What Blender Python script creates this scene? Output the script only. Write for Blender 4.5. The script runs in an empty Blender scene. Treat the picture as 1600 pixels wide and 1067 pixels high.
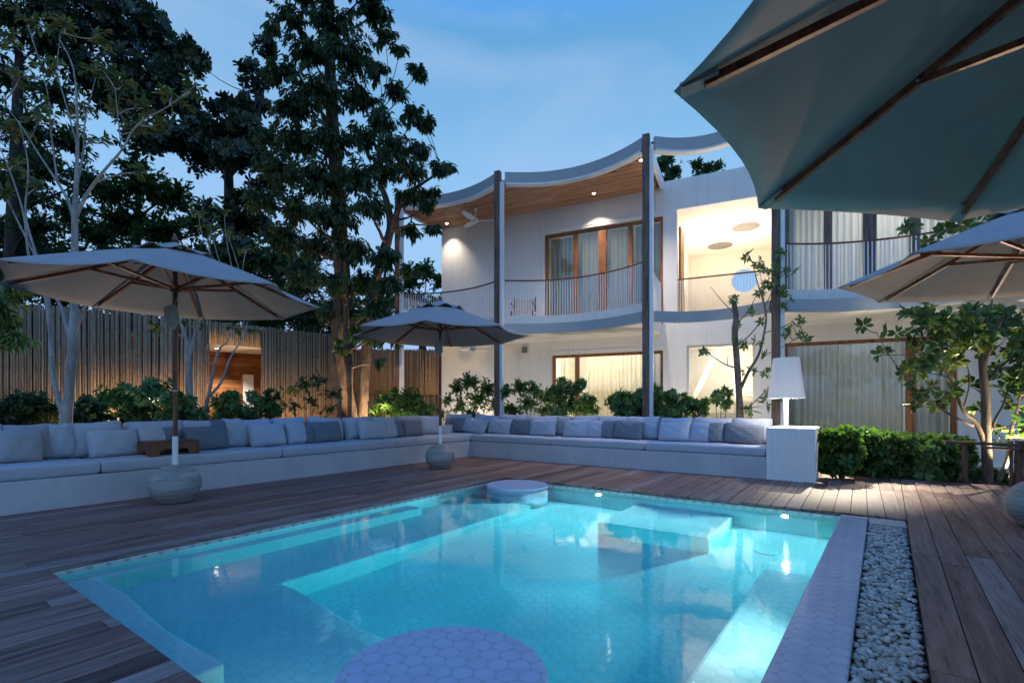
import bpy, math, random
import numpy as np
from mathutils import Vector, Matrix

random.seed(7)
rng = np.random.default_rng(11)
scene = bpy.context.scene
C = scene.collection
PI = math.pi
rad = math.radians

# ------------------------------------------------------------------ camera
FPX, CX, HY, EYE = 765.0, 800.0, 635.0, 1.1      # focal length, principal column, horizon row in a 1600x1067 frame; eye height
cam_d = bpy.data.cameras.new('camera')
cam = bpy.data.objects.new('camera', cam_d)
C.objects.link(cam)
cam.location = (0, 0, EYE)
cam.rotation_euler = (PI / 2, 0, 0)
cam_d.sensor_width = 36
cam_d.lens = 36 * FPX / 1600
cam_d.shift_x = 0.0
cam_d.shift_y = (HY - 533.5) / 1600
cam_d.clip_start = 0.05
cam_d.clip_end = 600
scene.camera = cam


def at(px, py, y):
    return Vector(((px - CX) / FPX * y, y, EYE + (HY - py) / FPX * y))


# ------------------------------------------------------------------ the two plans everything is set out on
P0 = Vector((-3.16, 3.33, 0))
PA = rad(54.5)                       # pool plan: s runs away from the camera, t to the right
A = Vector((math.cos(PA), math.sin(PA), 0))
B = Vector((A.y, -A.x, 0))


def P(s, t, z=0.0):
    return P0 + A * s + B * t + Vector((0, 0, z))


W0 = Vector((-2.07, 14.4, 0))        # house plan: u runs along the facade, w towards the garden
HA = math.atan2(-0.4261, 0.9047)
U = Vector((math.cos(HA), math.sin(HA), 0))
WN = Vector((U.y, -U.x, 0))


def HP(u, w, z=0.0):
    return W0 + U * u + WN * w + Vector((0, 0, z))


def uw(v):
    r = v - W0
    return r.dot(U), r.dot(WN)


# ------------------------------------------------------------------ material helpers
MATS = {}


class NT:
    def __init__(self, name):
        self.m = bpy.data.materials.new(name)
        self.m.use_nodes = True
        self.t = self.m.node_tree
        self.t.nodes.clear()
        self.out = self.n('ShaderNodeOutputMaterial')

    def n(self, typ, **kw):
        nd = self.t.nodes.new(typ)
        for k, v in kw.items():
            setattr(nd, k, v)
        return nd

    def l(self, a, b):
        self.t.links.new(a, b)

    def val(self, x, sock):
        if hasattr(x, 'is_linked') or hasattr(x, 'links'):
            self.l(x, sock)
        else:
            sock.default_value = x

    def math(self, op, a, b=0.0, c=0.0, clamp=False):
        nd = self.n('ShaderNodeMath', operation=op, use_clamp=clamp)
        self.val(a, nd.inputs[0]); self.val(b, nd.inputs[1]); self.val(c, nd.inputs[2])
        return nd.outputs[0]

    def vmath(self, op, a, b=None):
        nd = self.n('ShaderNodeVectorMath', operation=op)
        self.val(a, nd.inputs[0])
        if b is not None:
            self.val(b, nd.inputs[1])
        return nd

    def noise(self, vec, scale=5, detail=4, rough=0.55, dist=0.0):
        nd = self.n('ShaderNodeTexNoise')
        nd.inputs['Scale'].default_value = scale
        nd.inputs['Detail'].default_value = detail
        nd.inputs['Roughness'].default_value = rough
        nd.inputs['Distortion'].default_value = dist
        if vec is not None:
            self.l(vec, nd.inputs['Vector'])
        return nd.outputs['Fac']

    def ramp(self, fac, stops, interp='LINEAR'):
        nd = self.n('ShaderNodeValToRGB')
        cr = nd.color_ramp
        cr.interpolation = interp
        while len(cr.elements) < len(stops):
            cr.elements.new(0.5)
        for e, (p, c) in zip(cr.elements, stops):
            e.position = p
            e.color = (c[0], c[1], c[2], 1) if len(c) == 3 else c
        self.l(fac, nd.inputs[0])
        return nd.outputs[0]

    def mix(self, fac, a, b, blend='MIX'):
        nd = self.n('ShaderNodeMix', data_type='RGBA', blend_type=blend)
        self.val(fac, nd.inputs[0])
        for x, s in ((a, nd.inputs[6]), (b, nd.inputs[7])):
            if isinstance(x, tuple):
                s.default_value = (x[0], x[1], x[2], 1)
            else:
                self.l(x, s)
        return nd.outputs[2]

    def mapping(self, vec, scale=(1, 1, 1), loc=(0, 0, 0), rot=(0, 0, 0)):
        nd = self.n('ShaderNodeMapping')
        nd.inputs['Scale'].default_value = scale
        nd.inputs['Location'].default_value = loc
        nd.inputs['Rotation'].default_value = rot
        self.l(vec, nd.inputs['Vector'])
        return nd.outputs[0]

    def obj(self):
        return self.n('ShaderNodeTexCoord').outputs['Object']

    def uv(self):
        return self.n('ShaderNodeTexCoord').outputs['UV']

    def island(self):
        return self.n('ShaderNodeNewGeometry').outputs['Random Per Island']

    def bump(self, h, strength=0.3, dist=0.01):
        nd = self.n('ShaderNodeBump')
        nd.inputs['Strength'].default_value = strength
        nd.inputs['Distance'].default_value = dist
        self.l(h, nd.inputs['Height'])
        return nd.outputs[0]

    def bsdf(self, col, rough=0.6, normal=None, spec=0.5, metal=0.0, **kw):
        nd = self.n('ShaderNodeBsdfPrincipled')
        if isinstance(col, tuple):
            nd.inputs['Base Color'].default_value = (col[0], col[1], col[2], 1)
        else:
            self.l(col, nd.inputs['Base Color'])
        self.val(rough, nd.inputs['Roughness'])
        nd.inputs['Specular IOR Level'].default_value = spec
        nd.inputs['Metallic'].default_value = metal
        for k, v in kw.items():
            nd.inputs[k.replace('_', ' ')].default_value = v
        if normal is not None:
            self.l(normal, nd.inputs['Normal'])
        return nd.outputs[0]

    def done(self, shader):
        self.l(shader, self.out.inputs['Surface'])
        MATS[self.m.name] = self.m
        return self.m


def plain(name, col, rough=0.6, spec=0.4, var=0.12, scale=6.0, bump=0.0, bscale=60, **kw):
    t = NT(name)
    o = t.obj()
    f = t.noise(o, scale, 5, 0.6)
    c = t.ramp(f, [(0.25, tuple(x * (1 - var) for x in col)), (0.75, tuple(min(1, x * (1 + var)) for x in col))])
    nrm = None
    if bump:
        nrm = t.bump(t.noise(o, bscale, 3, 0.6), bump, 0.004)
    return t.done(t.bsdf(c, rough, nrm, spec, **kw))


def plaster(name, col, stain=0.12):
    t = NT(name)
    o = t.obj()
    f = t.noise(o, 1.3, 6, 0.62)
    c = t.ramp(f, [(0.3, tuple(x * (1 - stain) for x in col)), (0.62, col)])
    run = t.noise(t.mapping(o, (3.0, 3.0, 0.25)), 2.2, 5, 0.65)
    c = t.mix(t.math('MULTIPLY', t.ramp(run, [(0.50, (0, 0, 0)), (0.74, (1, 1, 1))]), 0.26), c, tuple(x * 0.6 for x in col))
    n = t.bump(t.noise(o, 35, 5, 0.6), 0.12, 0.006)
    return t.done(t.bsdf(c, 0.8, n, 0.25))


def wood_boards(name, stops, rough=0.6, grain=(0.6, 9, 9), axis_scale=1.0, spec=0.3, blotch=0.5, vary=0.85):
    """Boards of one mesh, each with a tone of its own; the grain runs along the local x axis."""
    t = NT(name)
    o = t.obj()
    isl = t.island()
    sh = t.n('ShaderNodeCombineXYZ')
    t.l(t.math('MULTIPLY', isl, 37.0), sh.inputs[0]); t.l(t.math('MULTIPLY', isl, 91.0), sh.inputs[2])
    v = t.vmath('ADD', o, sh.outputs[0]).outputs[0]
    g = t.noise(t.mapping(v, grain), 3.0 * axis_scale, 8, 0.68, 0.6)
    fine = t.noise(t.mapping(v, (grain[0] * 3, grain[1] * 7, grain[2] * 7)), 3.0 * axis_scale, 4, 0.6)
    base = t.ramp(isl, stops)
    dark = t.mix(1.0, base, (0.25, 0.21, 0.20), 'MULTIPLY')
    light = t.mix(0.38, base, (0.44, 0.41, 0.42))
    m = t.math('ADD', t.math('MULTIPLY', g, 0.75), t.math('MULTIPLY', fine, 0.35))
    c = t.mix(t.ramp(m, [(0.40, (1, 1, 1)), (0.58, (0, 0, 0))]), base, dark)
    c = t.mix(t.math('MULTIPLY', t.ramp(g, [(0.55, (0, 0, 0)), (0.72, (1, 1, 1))]), blotch), c, light)
    n = t.bump(m, 0.5, 0.004)
    rg = t.math('ADD', t.math('MULTIPLY', g, 0.3), rough - 0.15)
    return t.done(t.bsdf(c, rg, n, spec))


def penny(name, tile, grout, pitch=0.095, rough=0.2, spec=0.5, bumpy=0.35, pvk=0.8):
    """Round tiles in a hexagonal lay, drawn from metre UVs."""
    t = NT(name)
    u = t.vmath('ADD', t.vmath('MULTIPLY', t.uv(), (1 / pitch, 1 / pitch, 0)).outputs[0], (400.0, 400.0, 0.0)).outputs[0]
    cell = (1.0, 1.7320508, 1.0)
    half = (0.5, 0.8660254, 0.5)
    a = t.vmath('SUBTRACT', t.vmath('MODULO', u, cell).outputs[0], half).outputs[0]
    u2 = t.vmath('ADD', u, half).outputs[0]
    b = t.vmath('SUBTRACT', t.vmath('MODULO', u2, cell).outputs[0], half).outputs[0]
    kill = (1.0, 1.0, 0.0)
    la = t.vmath('LENGTH', t.vmath('MULTIPLY', a, kill).outputs[0]).outputs[1]
    lb = t.vmath('LENGTH', t.vmath('MULTIPLY', b, kill).outputs[0]).outputs[1]
    d = t.math('MINIMUM', la, lb)
    f = t.ramp(d, [(0.0, (0, 0, 0)), (0.445, (0, 0, 0)), (0.485, (1, 1, 1))])
    nz = t.noise(t.obj(), 3, 4, 0.6)
    tc = t.ramp(nz, [(0.3, tuple(x * 0.86 for x in tile)), (0.7, tile)])
    pv = t.noise(u, 0.83, 0, 0.5)
    tc = t.mix(t.ramp(pv, [(0.30, (0.55, 0.55, 0.55)), (0.52, (0, 0, 0))]), tc, tuple(x * pvk for x in tile))
    c = t.mix(f, tc, grout)
    h = t.ramp(d, [(0.3, (1, 1, 1)), (0.49, (0, 0, 0))])
    return t.done(t.bsdf(c, rough, t.bump(h, bumpy, 0.004), spec))


def leaf_mat(name, dark, light, trans=0.35, rough=0.45, tip=None):
    t = NT(name)
    isl = t.island()
    st = [(0.0, dark), (0.75, light)]
    if tip:
        st.append((1.0, tip))
    c = t.ramp(isl, st)
    b = t.bsdf(c, rough, None, 0.35)
    tr = t.n('ShaderNodeBsdfTranslucent')
    t.l(t.mix(1.0, c, (1.0, 1.15, 0.5), 'MULTIPLY'), tr.inputs[0])
    mx = t.n('ShaderNodeMixShader')
    mx.inputs[0].default_value = trans
    t.l(b, mx.inputs[1]); t.l(tr.outputs[0], mx.inputs[2])
    return t.done(mx.outputs[0])


def bark_mat(name, a, b, scale=14.0, bump=0.8):
    t = NT(name)
    o = t.obj()
    f = t.noise(t.mapping(o, (1, 1, 0.22)), scale, 8, 0.7, 0.8)
    g = t.noise(o, 4, 4, 0.6)
    c = t.mix(t.ramp(g, [(0.45, (0, 0, 0)), (0.65, (0.6, 0.6, 0.6))]), t.ramp(f, [(0.35, a), (0.62, b)]), tuple(x * 1.3 for x in b))
    return t.done(t.bsdf(c, 0.85, t.bump(f, bump, 0.02), 0.2))


def fabric(name, col, trans=0.0, weave=420, wrinkle=0.15, var=0.06):
    t = NT(name)
    o = t.obj()
    w = t.noise(o, weave, 2, 0.5)
    big = t.noise(o, 5, 4, 0.6)
    c = t.ramp(big, [(0.3, tuple(x * (1 - var) for x in col)), (0.7, col)])
    c = t.mix(0.25, c, t.ramp(w, [(0.3, tuple(x * 0.7 for x in col)), (0.7, tuple(min(1, x * 1.2) for x in col))]))
    h = t.math('ADD', t.math('MULTIPLY', w, 0.15), t.noise(t.mapping(o, (1, 1, 2.2)), 9, 3, 0.5, 0.5))
    b = t.bsdf(c, 0.9, t.bump(h, wrinkle, 0.02), 0.15)
    if trans:
        tr = t.n('ShaderNodeBsdfTranslucent')
        t.l(c, tr.inputs[0])
        mx = t.n('ShaderNodeMixShader')
        mx.inputs[0].default_value = trans
        t.l(b, mx.inputs[1]); t.l(tr.outputs[0], mx.inputs[2])
        return t.done(mx.outputs[0])
    return t.done(b)


def emit(name, col, strength):
    t = NT(name)
    e = t.n('ShaderNodeEmission')
    e.inputs[0].default_value = (*col, 1)
    e.inputs[1].default_value = strength
    return t.done(e.outputs[0])


def glass(name, tint=(0.93, 0.96, 0.95), refl=1.0):
    t = NT(name)
    tr = t.n('ShaderNodeBsdfTransparent'); tr.inputs[0].default_value = (*tint, 1)
    gl = t.n('ShaderNodeBsdfGlossy'); gl.inputs['Roughness'].default_value = 0.01
    fr = t.n('ShaderNodeFresnel'); fr.inputs[0].default_value = 1.5
    mx = t.n('ShaderNodeMixShader')
    t.l(t.math('MULTIPLY', fr.outputs[0], refl * 1.6, clamp=True), mx.inputs[0])
    t.l(tr.outputs[0], mx.inputs[1]); t.l(gl.outputs[0], mx.inputs[2])
    return t.done(mx.outputs[0])


# ------------------------------------------------------------------ mesh helpers
class MB:
    def __init__(self):
        self.v = []; self.f = []; self.mi = []; self.cur = 0

    def add(self, vs, fs):
        b = len(self.v)
        self.v.extend([tuple(x) for x in vs])
        for f in fs:
            self.f.append(tuple(i + b for i in f)); self.mi.append(self.cur)

    def box(self, x0, x1, y0, y1, z0, z1, M=None):
        vs = [Vector(p) for p in ((x0, y0, z0), (x1, y0, z0), (x1, y1, z0), (x0, y1, z0), (x0, y0, z1), (x1, y0, z1), (x1, y1, z1), (x0, y1, z1))]
        if M is not None:
            vs = [M @ p for p in vs]
        self.add(vs, [(0, 3, 2, 1), (4, 5, 6, 7), (0, 1, 5, 4), (1, 2, 6, 5), (2, 3, 7, 6), (3, 0, 4, 7)])

    def bar(self, p, q, w, h, up=(0, 0, 1)):
        """Rectangular bar from p to q, w across and h tall."""
        p = Vector(p); q = Vector(q)
        d = (q - p).normalized()
        s = d.cross(Vector(up))
        if s.length < 1e-4:
            s = d.cross(Vector((1, 0, 0)))
        s.normalize()
        n = s.cross(d)
        vs = []
        for c in (p, q):
            for a, b in ((-1, -1), (1, -1), (1, 1), (-1, 1)):
                vs.append(c + s * (a * w / 2) + n * (b * h / 2))
        self.add(vs, [(0, 1, 2, 3), (7, 6, 5, 4), (0, 4, 5, 1), (1, 5, 6, 2), (2, 6, 7, 3), (3, 7, 4, 0)])

    def tube(self, pts, rs, n=8, cap=True):
        pts = [Vector(p) for p in pts]
        if not hasattr(rs, '__len__'):
            rs = [rs] * len(pts)
        ref = None
        vs = []; fs = []
        for i, p in enumerate(pts):
            d = (pts[min(i + 1, len(pts) - 1)] - pts[max(i - 1, 0)])
            if d.length < 1e-9:
                d = Vector((0, 0, 1))
            d.normalize()
            if ref is None:
                ref = d.orthogonal().normalized()
            ref = ref - d * ref.dot(d)
            if ref.length < 1e-6:
                ref = d.orthogonal()
            ref.normalize()
            s = d.cross(ref)
            for k in range(n):
                a = 2 * PI * k / n
                vs.append(p + (ref * math.cos(a) + s * math.sin(a)) * rs[i])
        for i in range(len(pts) - 1):
            for k in range(n):
                a = i * n + k; b = i * n + (k + 1) % n
                fs.append((a, b, b + n, a + n))
        if cap:
            fs.append(tuple(range(n - 1, -1, -1)))
            m = (len(pts) - 1) * n
            fs.append(tuple(m + k for k in range(n)))
        self.add(vs, fs)

    def lathe(self, prof, n=32, c=(0, 0, 0)):
        vs = []; fs = []
        c = Vector(c)
        for r, z in prof:
            for k in range(n):
                a = 2 * PI * k / n
                vs.append(c + Vector((r * math.cos(a), r * math.sin(a), z)))
        for i in range(len(prof) - 1):
            for k in range(n):
                a = i * n + k; b = i * n + (k + 1) % n
                fs.append((a, b, b + n, a + n))
        fs.append(tuple(range(n - 1, -1, -1)))
        m = (len(prof) - 1) * n
        fs.append(tuple(m + k for k in range(n)))
        self.add(vs, fs)

    def prism(self, poly, z0, z1):
        """Vertical prism on a counter-clockwise outline."""
        n = len(poly)
        vs = [(x, y, z0) for x, y in poly] + [(x, y, z1) for x, y in poly]
        fs = [tuple(range(n - 1, -1, -1)), tuple(range(n, 2 * n))]
        fs += [(i, (i + 1) % n, n + (i + 1) % n, n + i) for i in range(n)]
        self.add(vs, fs)

    def strip(self, path, th, z0, z1, closed=False):
        """Upright band of thickness th that follows a plan path [(x, y)] ."""
        n = len(path)
        L = []; R = []
        for i in range(n):
            a = Vector((*path[max(i - 1, 0)], 0)); b = Vector((*path[min(i + 1, n - 1)], 0))
            d = (b - a).normalized()
            s = Vector((-d.y, d.x, 0)) * th / 2
            p = Vector((*path[i], 0))
            L.append(p + s); R.append(p - s)
        vs = []
        for i in range(n):
            for q, z in ((L[i], z0), (R[i], z0), (R[i], z1), (L[i], z1)):
                vs.append((q.x, q.y, z))
        fs = []
        for i in range(n - 1):
            a = i * 4; b = a + 4
            fs += [(a, b, b + 1, a + 1), (a + 1, b + 1, b + 2, a + 2), (a + 2, b + 2, b + 3, a + 3), (a + 3, b + 3, b, a)]
        fs += [(0, 1, 2, 3), ((n - 1) * 4 + 3, (n - 1) * 4 + 2, (n - 1) * 4 + 1, (n - 1) * 4)]
        self.add(vs, fs)

    def build(self, name, mat, parent=None, loc=None, rotz=0.0, smooth=False, bevel=0.0, uv=False, solid=0.0, subd=0):
        me = bpy.data.meshes.new(name)
        me.from_pydata(self.v, [], self.f)
        mats = mat if isinstance(mat, (list, tuple)) else [mat]
        for m in mats:
            me.materials.append(MATS[m])
        if len(mats) > 1:
            me.polygons.foreach_set('material_index', self.mi)
        if smooth:
            me.polygons.foreach_set('use_smooth', [True] * len(me.polygons))
        if uv:
            box_uv(me)
        me.update()
        o = bpy.data.objects.new(name, me)
        C.objects.link(o)
        if loc is not None:
            o.location = loc
        o.rotation_euler.z = rotz
        if parent is not None:
            o.parent = parent
        if solid:
            md = o.modifiers.new('solid', 'SOLIDIFY'); md.thickness = solid; md.offset = 0
        if bevel:
            md = o.modifiers.new('bevel', 'BEVEL'); md.width = bevel; md.segments = 2; md.limit_method = 'ANGLE'
        if subd:
            md = o.modifiers.new('sub', 'SUBSURF'); md.levels = subd; md.render_levels = subd
        return o


def box_uv(me):
    uvl = me.uv_layers.new(name='metres')
    co = np.zeros(len(me.vertices) * 3); me.vertices.foreach_get('co', co); co = co.reshape(-1, 3)
    out = np.zeros((len(me.loops), 2))
    for p in me.polygons:
        n = p.normal
        ax = max(range(3), key=lambda i: abs(n[i]))
        i, j = [(1, 2), (0, 2), (0, 1)][ax]
        for li in p.loop_indices:
            c = co[me.loops[li].vertex_index]
            out[li] = (c[i], c[j])
    uvl.data.foreach_set('uv', out.ravel())


def empty(name, loc, rotz=0.0, parent=None):
    o = bpy.data.objects.new(name, None)
    o.empty_display_size = 0.2
    C.objects.link(o)
    o.location = loc
    o.rotation_euler.z = rotz
    if parent is not None:
        o.parent = parent
    return o


def tag(o, label, cat, group=None):
    o['label'] = label; o['category'] = cat
    if group:
        o['group'] = group
    return o


def kind(o, k):
    o['kind'] = k
    return o


def copy_tree(o, parent=None):
    c = o.copy(); C.objects.link(c)
    if parent is not None:
        c.parent = parent
        c.matrix_parent_inverse = o.matrix_parent_inverse.copy()
    for ch in list(o.children):
        copy_tree(ch, c)
    return c


ORD = ['zeroth', 'first', 'second', 'third', 'fourth', 'fifth', 'sixth', 'seventh', 'eighth', 'ninth', 'tenth', 'eleventh', 'twelfth', 'thirteenth', 'fourteenth', 'fifteenth', 'sixteenth']


def lamp(name, typ, loc, energy, col=(1, 1, 1), size=0.05, target=None, spot=None, blend=0.6, parent=None):
    d = bpy.data.lights.new(name, typ)
    d.energy = energy; d.color = col
    if typ == 'AREA':
        d.size = size
    else:
        d.shadow_soft_size = size
    if typ == 'SPOT':
        d.spot_size = rad(spot or 80); d.spot_blend = blend
    o = bpy.data.objects.new(name, d)
    C.objects.link(o)
    o.location = loc
    if target is not None:
        dv = Vector(target) - Vector(loc)
        o.rotation_euler = dv.to_track_quat('-Z', 'Y').to_euler()
    return o


WARM = (1.0, 0.70, 0.40)
WARM2 = (1.0, 0.84, 0.65)
COOL = (0.86, 1.0, 0.97)
# levels of the sky and of the lit lamps
SKY = 1.0
SUNE = 0.12
EXPO = 0.25
POOLW = 230.0
LAMPW = 34.0
SOFW = 240.0
LOGW = 82.0
ROOMW = 125.0
STAIRW = 58.0
BALW = 75.0
ALCW = 110.0
GARW = 50.0
# ------------------------------------------------------------------ materials
wood_boards('deck_wood', [(0.0, (0.085, 0.045, 0.034)), (0.15, (0.20, 0.105, 0.078)), (0.4, (0.26, 0.15, 0.118)), (0.6, (0.185, 0.092, 0.068)), (0.8, (0.245, 0.14, 0.11)), (0.95, (0.28, 0.19, 0.165)), (1.0, (0.31, 0.235, 0.215))], rough=0.54, blotch=0.75)
wood_boards('soffit_wood', [(0.0, (0.40, 0.19, 0.10)), (0.4, (0.54, 0.29, 0.165)), (0.7, (0.46, 0.235, 0.125)), (1.0, (0.62, 0.37, 0.23))], rough=0.45, blotch=0.2)
wood_boards('alcove_wood', [(0.0, (0.22, 0.09, 0.03)), (0.5, (0.33, 0.14, 0.055)), (1.0, (0.42, 0.2, 0.08))], rough=0.45, blotch=0.2)
wood_boards('teak', [(0.0, (0.16, 0.06, 0.028)), (1.0, (0.22, 0.085, 0.04))], rough=0.4, grain=(4, 4, 0.5), blotch=0.15)
wood_boards('teak_red', [(0.0, (0.28, 0.085, 0.045)), (1.0, (0.34, 0.11, 0.06))], rough=0.4, grain=(4, 4, 4), blotch=0.1)
wood_boards('frame_wood', [(0.0, (0.26, 0.105, 0.045)), (1.0, (0.34, 0.145, 0.06))], rough=0.45, grain=(6, 6, 0.5), blotch=0.15)
wood_boards('post_wood', [(0.0, (0.18, 0.12, 0.095)), (1.0, (0.235, 0.165, 0.135))], rough=0.7, grain=(8, 8, 0.4), blotch=0.4)
wood_boards('log_wood', [(0.0, (0.09, 0.048, 0.034)), (1.0, (0.14, 0.075, 0.05))], rough=0.75, grain=(4, 4, 1), blotch=0.3)
plaster('white_wall', (0.83, 0.815, 0.80), 0.05)
plaster('interior_wall', (0.80, 0.76, 0.68), 0.04)
plaster('bench_plaster', (0.54, 0.535, 0.57), 0.2)
plain('white_paint', (0.80, 0.80, 0.80), 0.45, var=0.04)
plain('band_grey', (0.38, 0.395, 0.41), 0.5, var=0.05)
t = NT('shade_white')
tl = t.n('ShaderNodeBsdfTranslucent'); tl.inputs[0].default_value = (0.8, 0.8, 0.8, 1)
ms = t.n('ShaderNodeMixShader'); ms.inputs[0].default_value = 0.3
t.l(t.bsdf((0.8, 0.8, 0.8), 0.5, None, 0.3), ms.inputs[1]); t.l(tl.outputs[0], ms.inputs[2]); t.done(ms.outputs[0])
plain('lamp_white', (0.80, 0.80, 0.80), 0.4, var=0.03)
plain('recess_shade_grey', (0.20, 0.19, 0.175), 0.8, var=0.05)
plain('vent_grey', (0.25, 0.25, 0.25), 0.6)
plain('dark_metal', (0.08, 0.075, 0.07), 0.4)
plain('steel', (0.55, 0.55, 0.56), 0.3, metal=1.0) if False else plain('steel', (0.45, 0.45, 0.46), 0.3)
plain('rope', (0.55, 0.52, 0.47), 0.8)
plain('soil', (0.045, 0.034, 0.026), 0.95, var=0.5, scale=9, bump=0.8, bscale=30)
plain('path_stone', (0.42, 0.42, 0.42), 0.85, var=0.15, bump=0.3)
plain('coping', (0.40, 0.36, 0.32), 0.8, var=0.2, scale=30)
fabric('canopy_fabric', (0.40, 0.348, 0.318), trans=0.03, wrinkle=0.12, var=0.14)
fabric('seat_fabric', (0.44, 0.46, 0.525), wrinkle=0.35)
fabric('pale_fabric', (0.45, 0.475, 0.545), wrinkle=0.6)
fabric('grey_fabric', (0.175, 0.195, 0.235), wrinkle=0.6)
fabric('mid_fabric', (0.36, 0.36, 0.38), wrinkle=0.6)
fabric('canvas', (0.65, 0.58, 0.5), wrinkle=0.2)
fabric('curtain_warm', (0.82, 0.78, 0.68), trans=0.55, wrinkle=0.1)
fabric('curtain_grey', (0.55, 0.565, 0.575), trans=0.35, wrinkle=0.1)
fabric('curtain_white', (0.80, 0.80, 0.80), trans=0.45, wrinkle=0.1)
penny('pool_tile', (0.62, 0.74, 0.72), (0.505, 0.63, 0.62), 0.095, 0.5, 0.25, 0.25, 0.95)
penny('curb_tile', (0.40, 0.43, 0.51), (0.31, 0.33, 0.40), 0.095, 0.22, 0.4, 0.1)
penny('stool_tile', (0.44, 0.47, 0.56), (0.33, 0.345, 0.40), 0.092, 0.4, 0.3, 0.2)
penny('edge_tile', (0.58, 0.53, 0.46), (0.30, 0.275, 0.25), 0.11, 0.35)
glass('window_glass', refl=1.0)
glass('reveal_glass', (0.9, 0.93, 0.92), refl=1.6)
emit('downlight_glow', (1.0, 0.86, 0.62), 16.0)
emit('pool_lamp_glow', (0.95, 1.0, 0.98), 60.0)
emit('bulb_glow', (1.0, 0.93, 0.80), 20.0)
leaf_mat('leaf_dark', (0.035, 0.070, 0.038), (0.085, 0.14, 0.068), 0.3)
leaf_mat('leaf_big', (0.024, 0.046, 0.028), (0.05, 0.085, 0.045), 0.2, 0.4, (0.10, 0.075, 0.03))
leaf_mat('leaf_mid', (0.042, 0.085, 0.032), (0.11, 0.18, 0.065), 0.35)
leaf_mat('leaf_pale', (0.10, 0.135, 0.055), (0.18, 0.20, 0.075), 0.4, 0.5, (0.20, 0.17, 0.06))
leaf_mat('leaf_glossy', (0.055, 0.12, 0.045), (0.16, 0.27, 0.09), 0.3, 0.25)
leaf_mat('leaf_bright', (0.05, 0.12, 0.03), (0.10, 0.20, 0.05), 0.4, 0.35)
leaf_mat('leaf_sun', (0.05, 0.10, 0.03), (0.12, 0.19, 0.045), 0.35, 0.3, (0.28, 0.26, 0.07))
bark_mat('bark_pale', (0.22, 0.18, 0.15), (0.42, 0.38, 0.34), 26, 0.4)
bark_mat('bark_rough', (0.03, 0.022, 0.018), (0.15, 0.108, 0.08), 13, 1.0)
bark_mat('bark_brown', (0.09, 0.062, 0.045), (0.2, 0.145, 0.105), 20, 0.5)
bark_mat('bark_dark', (0.025, 0.022, 0.02), (0.06, 0.05, 0.045), 14, 0.6)

# river pebbles
t = NT('pebble')
isl = t.island()
c = t.ramp(isl, [(0.0, (0.22, 0.185, 0.155)), (0.35, (0.44, 0.385, 0.335)), (0.7, (0.60, 0.54, 0.47)), (0.93, (0.32, 0.25, 0.2)), (1.0, (0.2, 0.12, 0.09))])
c = t.mix(0.3, c, t.ramp(t.noise(t.obj(), 60, 3), [(0.35, (0.25, 0.23, 0.22)), (0.65, (0.7, 0.68, 0.66))]))
t.done(t.bsdf(c, 0.5, None, 0.4))

# bamboo
t = NT('bamboo')
isl = t.island(); o = t.obj()
sep = t.n('ShaderNodeSeparateXYZ'); t.l(o, sep.inputs[0])
zz = t.math('FRACT', t.math('ADD', t.math('MULTIPLY', sep.outputs[2], 2.6), t.math('MULTIPLY', isl, 17.0)))
ring = t.ramp(t.math('ABSOLUTE', t.math('SUBTRACT', zz, 0.5)), [(0.0, (1, 1, 1)), (0.035, (1, 1, 1)), (0.07, (0, 0, 0))])
g = t.noise(t.mapping(o, (20, 20, 1.2)), 3, 6, 0.65)
base = t.ramp(isl, [(0.0, (0.27, 0.175, 0.105)), (0.5, (0.34, 0.228, 0.14)), (1.0, (0.40, 0.285, 0.185))])
c = t.mix(t.ramp(g, [(0.35, (0.6, 0.6, 0.6)), (0.6, (0, 0, 0))]), base, t.mix(1.0, base, (0.5, 0.45, 0.4), 'MULTIPLY'))
c = t.mix(t.math('MULTIPLY', ring, 0.28), c, (0.06, 0.04, 0.028))
t.done(t.bsdf(c, 0.55, t.bump(g, 0.3, 0.005), 0.3))

# terrazzo ball: turned concrete with faint horizontal bands
t = NT('ball_concrete')
o = t.obj()
band = t.noise(t.mapping(o, (0.7, 0.7, 9)), 3, 6, 0.7, 0.4)
c = t.ramp(band, [(0.33, (0.13, 0.13, 0.13)), (0.5, (0.27, 0.27, 0.265)), (0.66, (0.42, 0.415, 0.40))])
c = t.mix(0.25, c, t.ramp(t.noise(o, 90, 2), [(0.4, (0.12, 0.12, 0.12)), (0.6, (0.45, 0.44, 0.43))]))
t.done(t.bsdf(c, 0.55, t.bump(band, 0.25, 0.006), 0.35))

# pool water
t = NT('pool_water')
o = t.obj()
h = t.math('ADD', t.noise(t.mapping(o, (1, 1.6, 1)), 2.3, 3, 0.5, 0.4), t.math('MULTIPLY', t.noise(o, 11, 2, 0.5, 0.3), 0.12))
nrm = t.bump(h, 0.07, 0.03)
gl = t.n('ShaderNodeBsdfGlass')
gl.inputs['IOR'].default_value = 1.33; gl.inputs['Roughness'].default_value = 0.045
t.l(nrm, gl.inputs['Normal'])
t.l(gl.outputs[0], t.out.inputs['Surface'])
va = t.n('ShaderNodeVolumeAbsorption')
va.inputs[0].default_value = (0.03, 0.755, 0.845, 1); va.inputs[1].default_value = 0.75
t.l(va.outputs[0], t.out.inputs['Volume'])
MATS['pool_water'] = t.m

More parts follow.
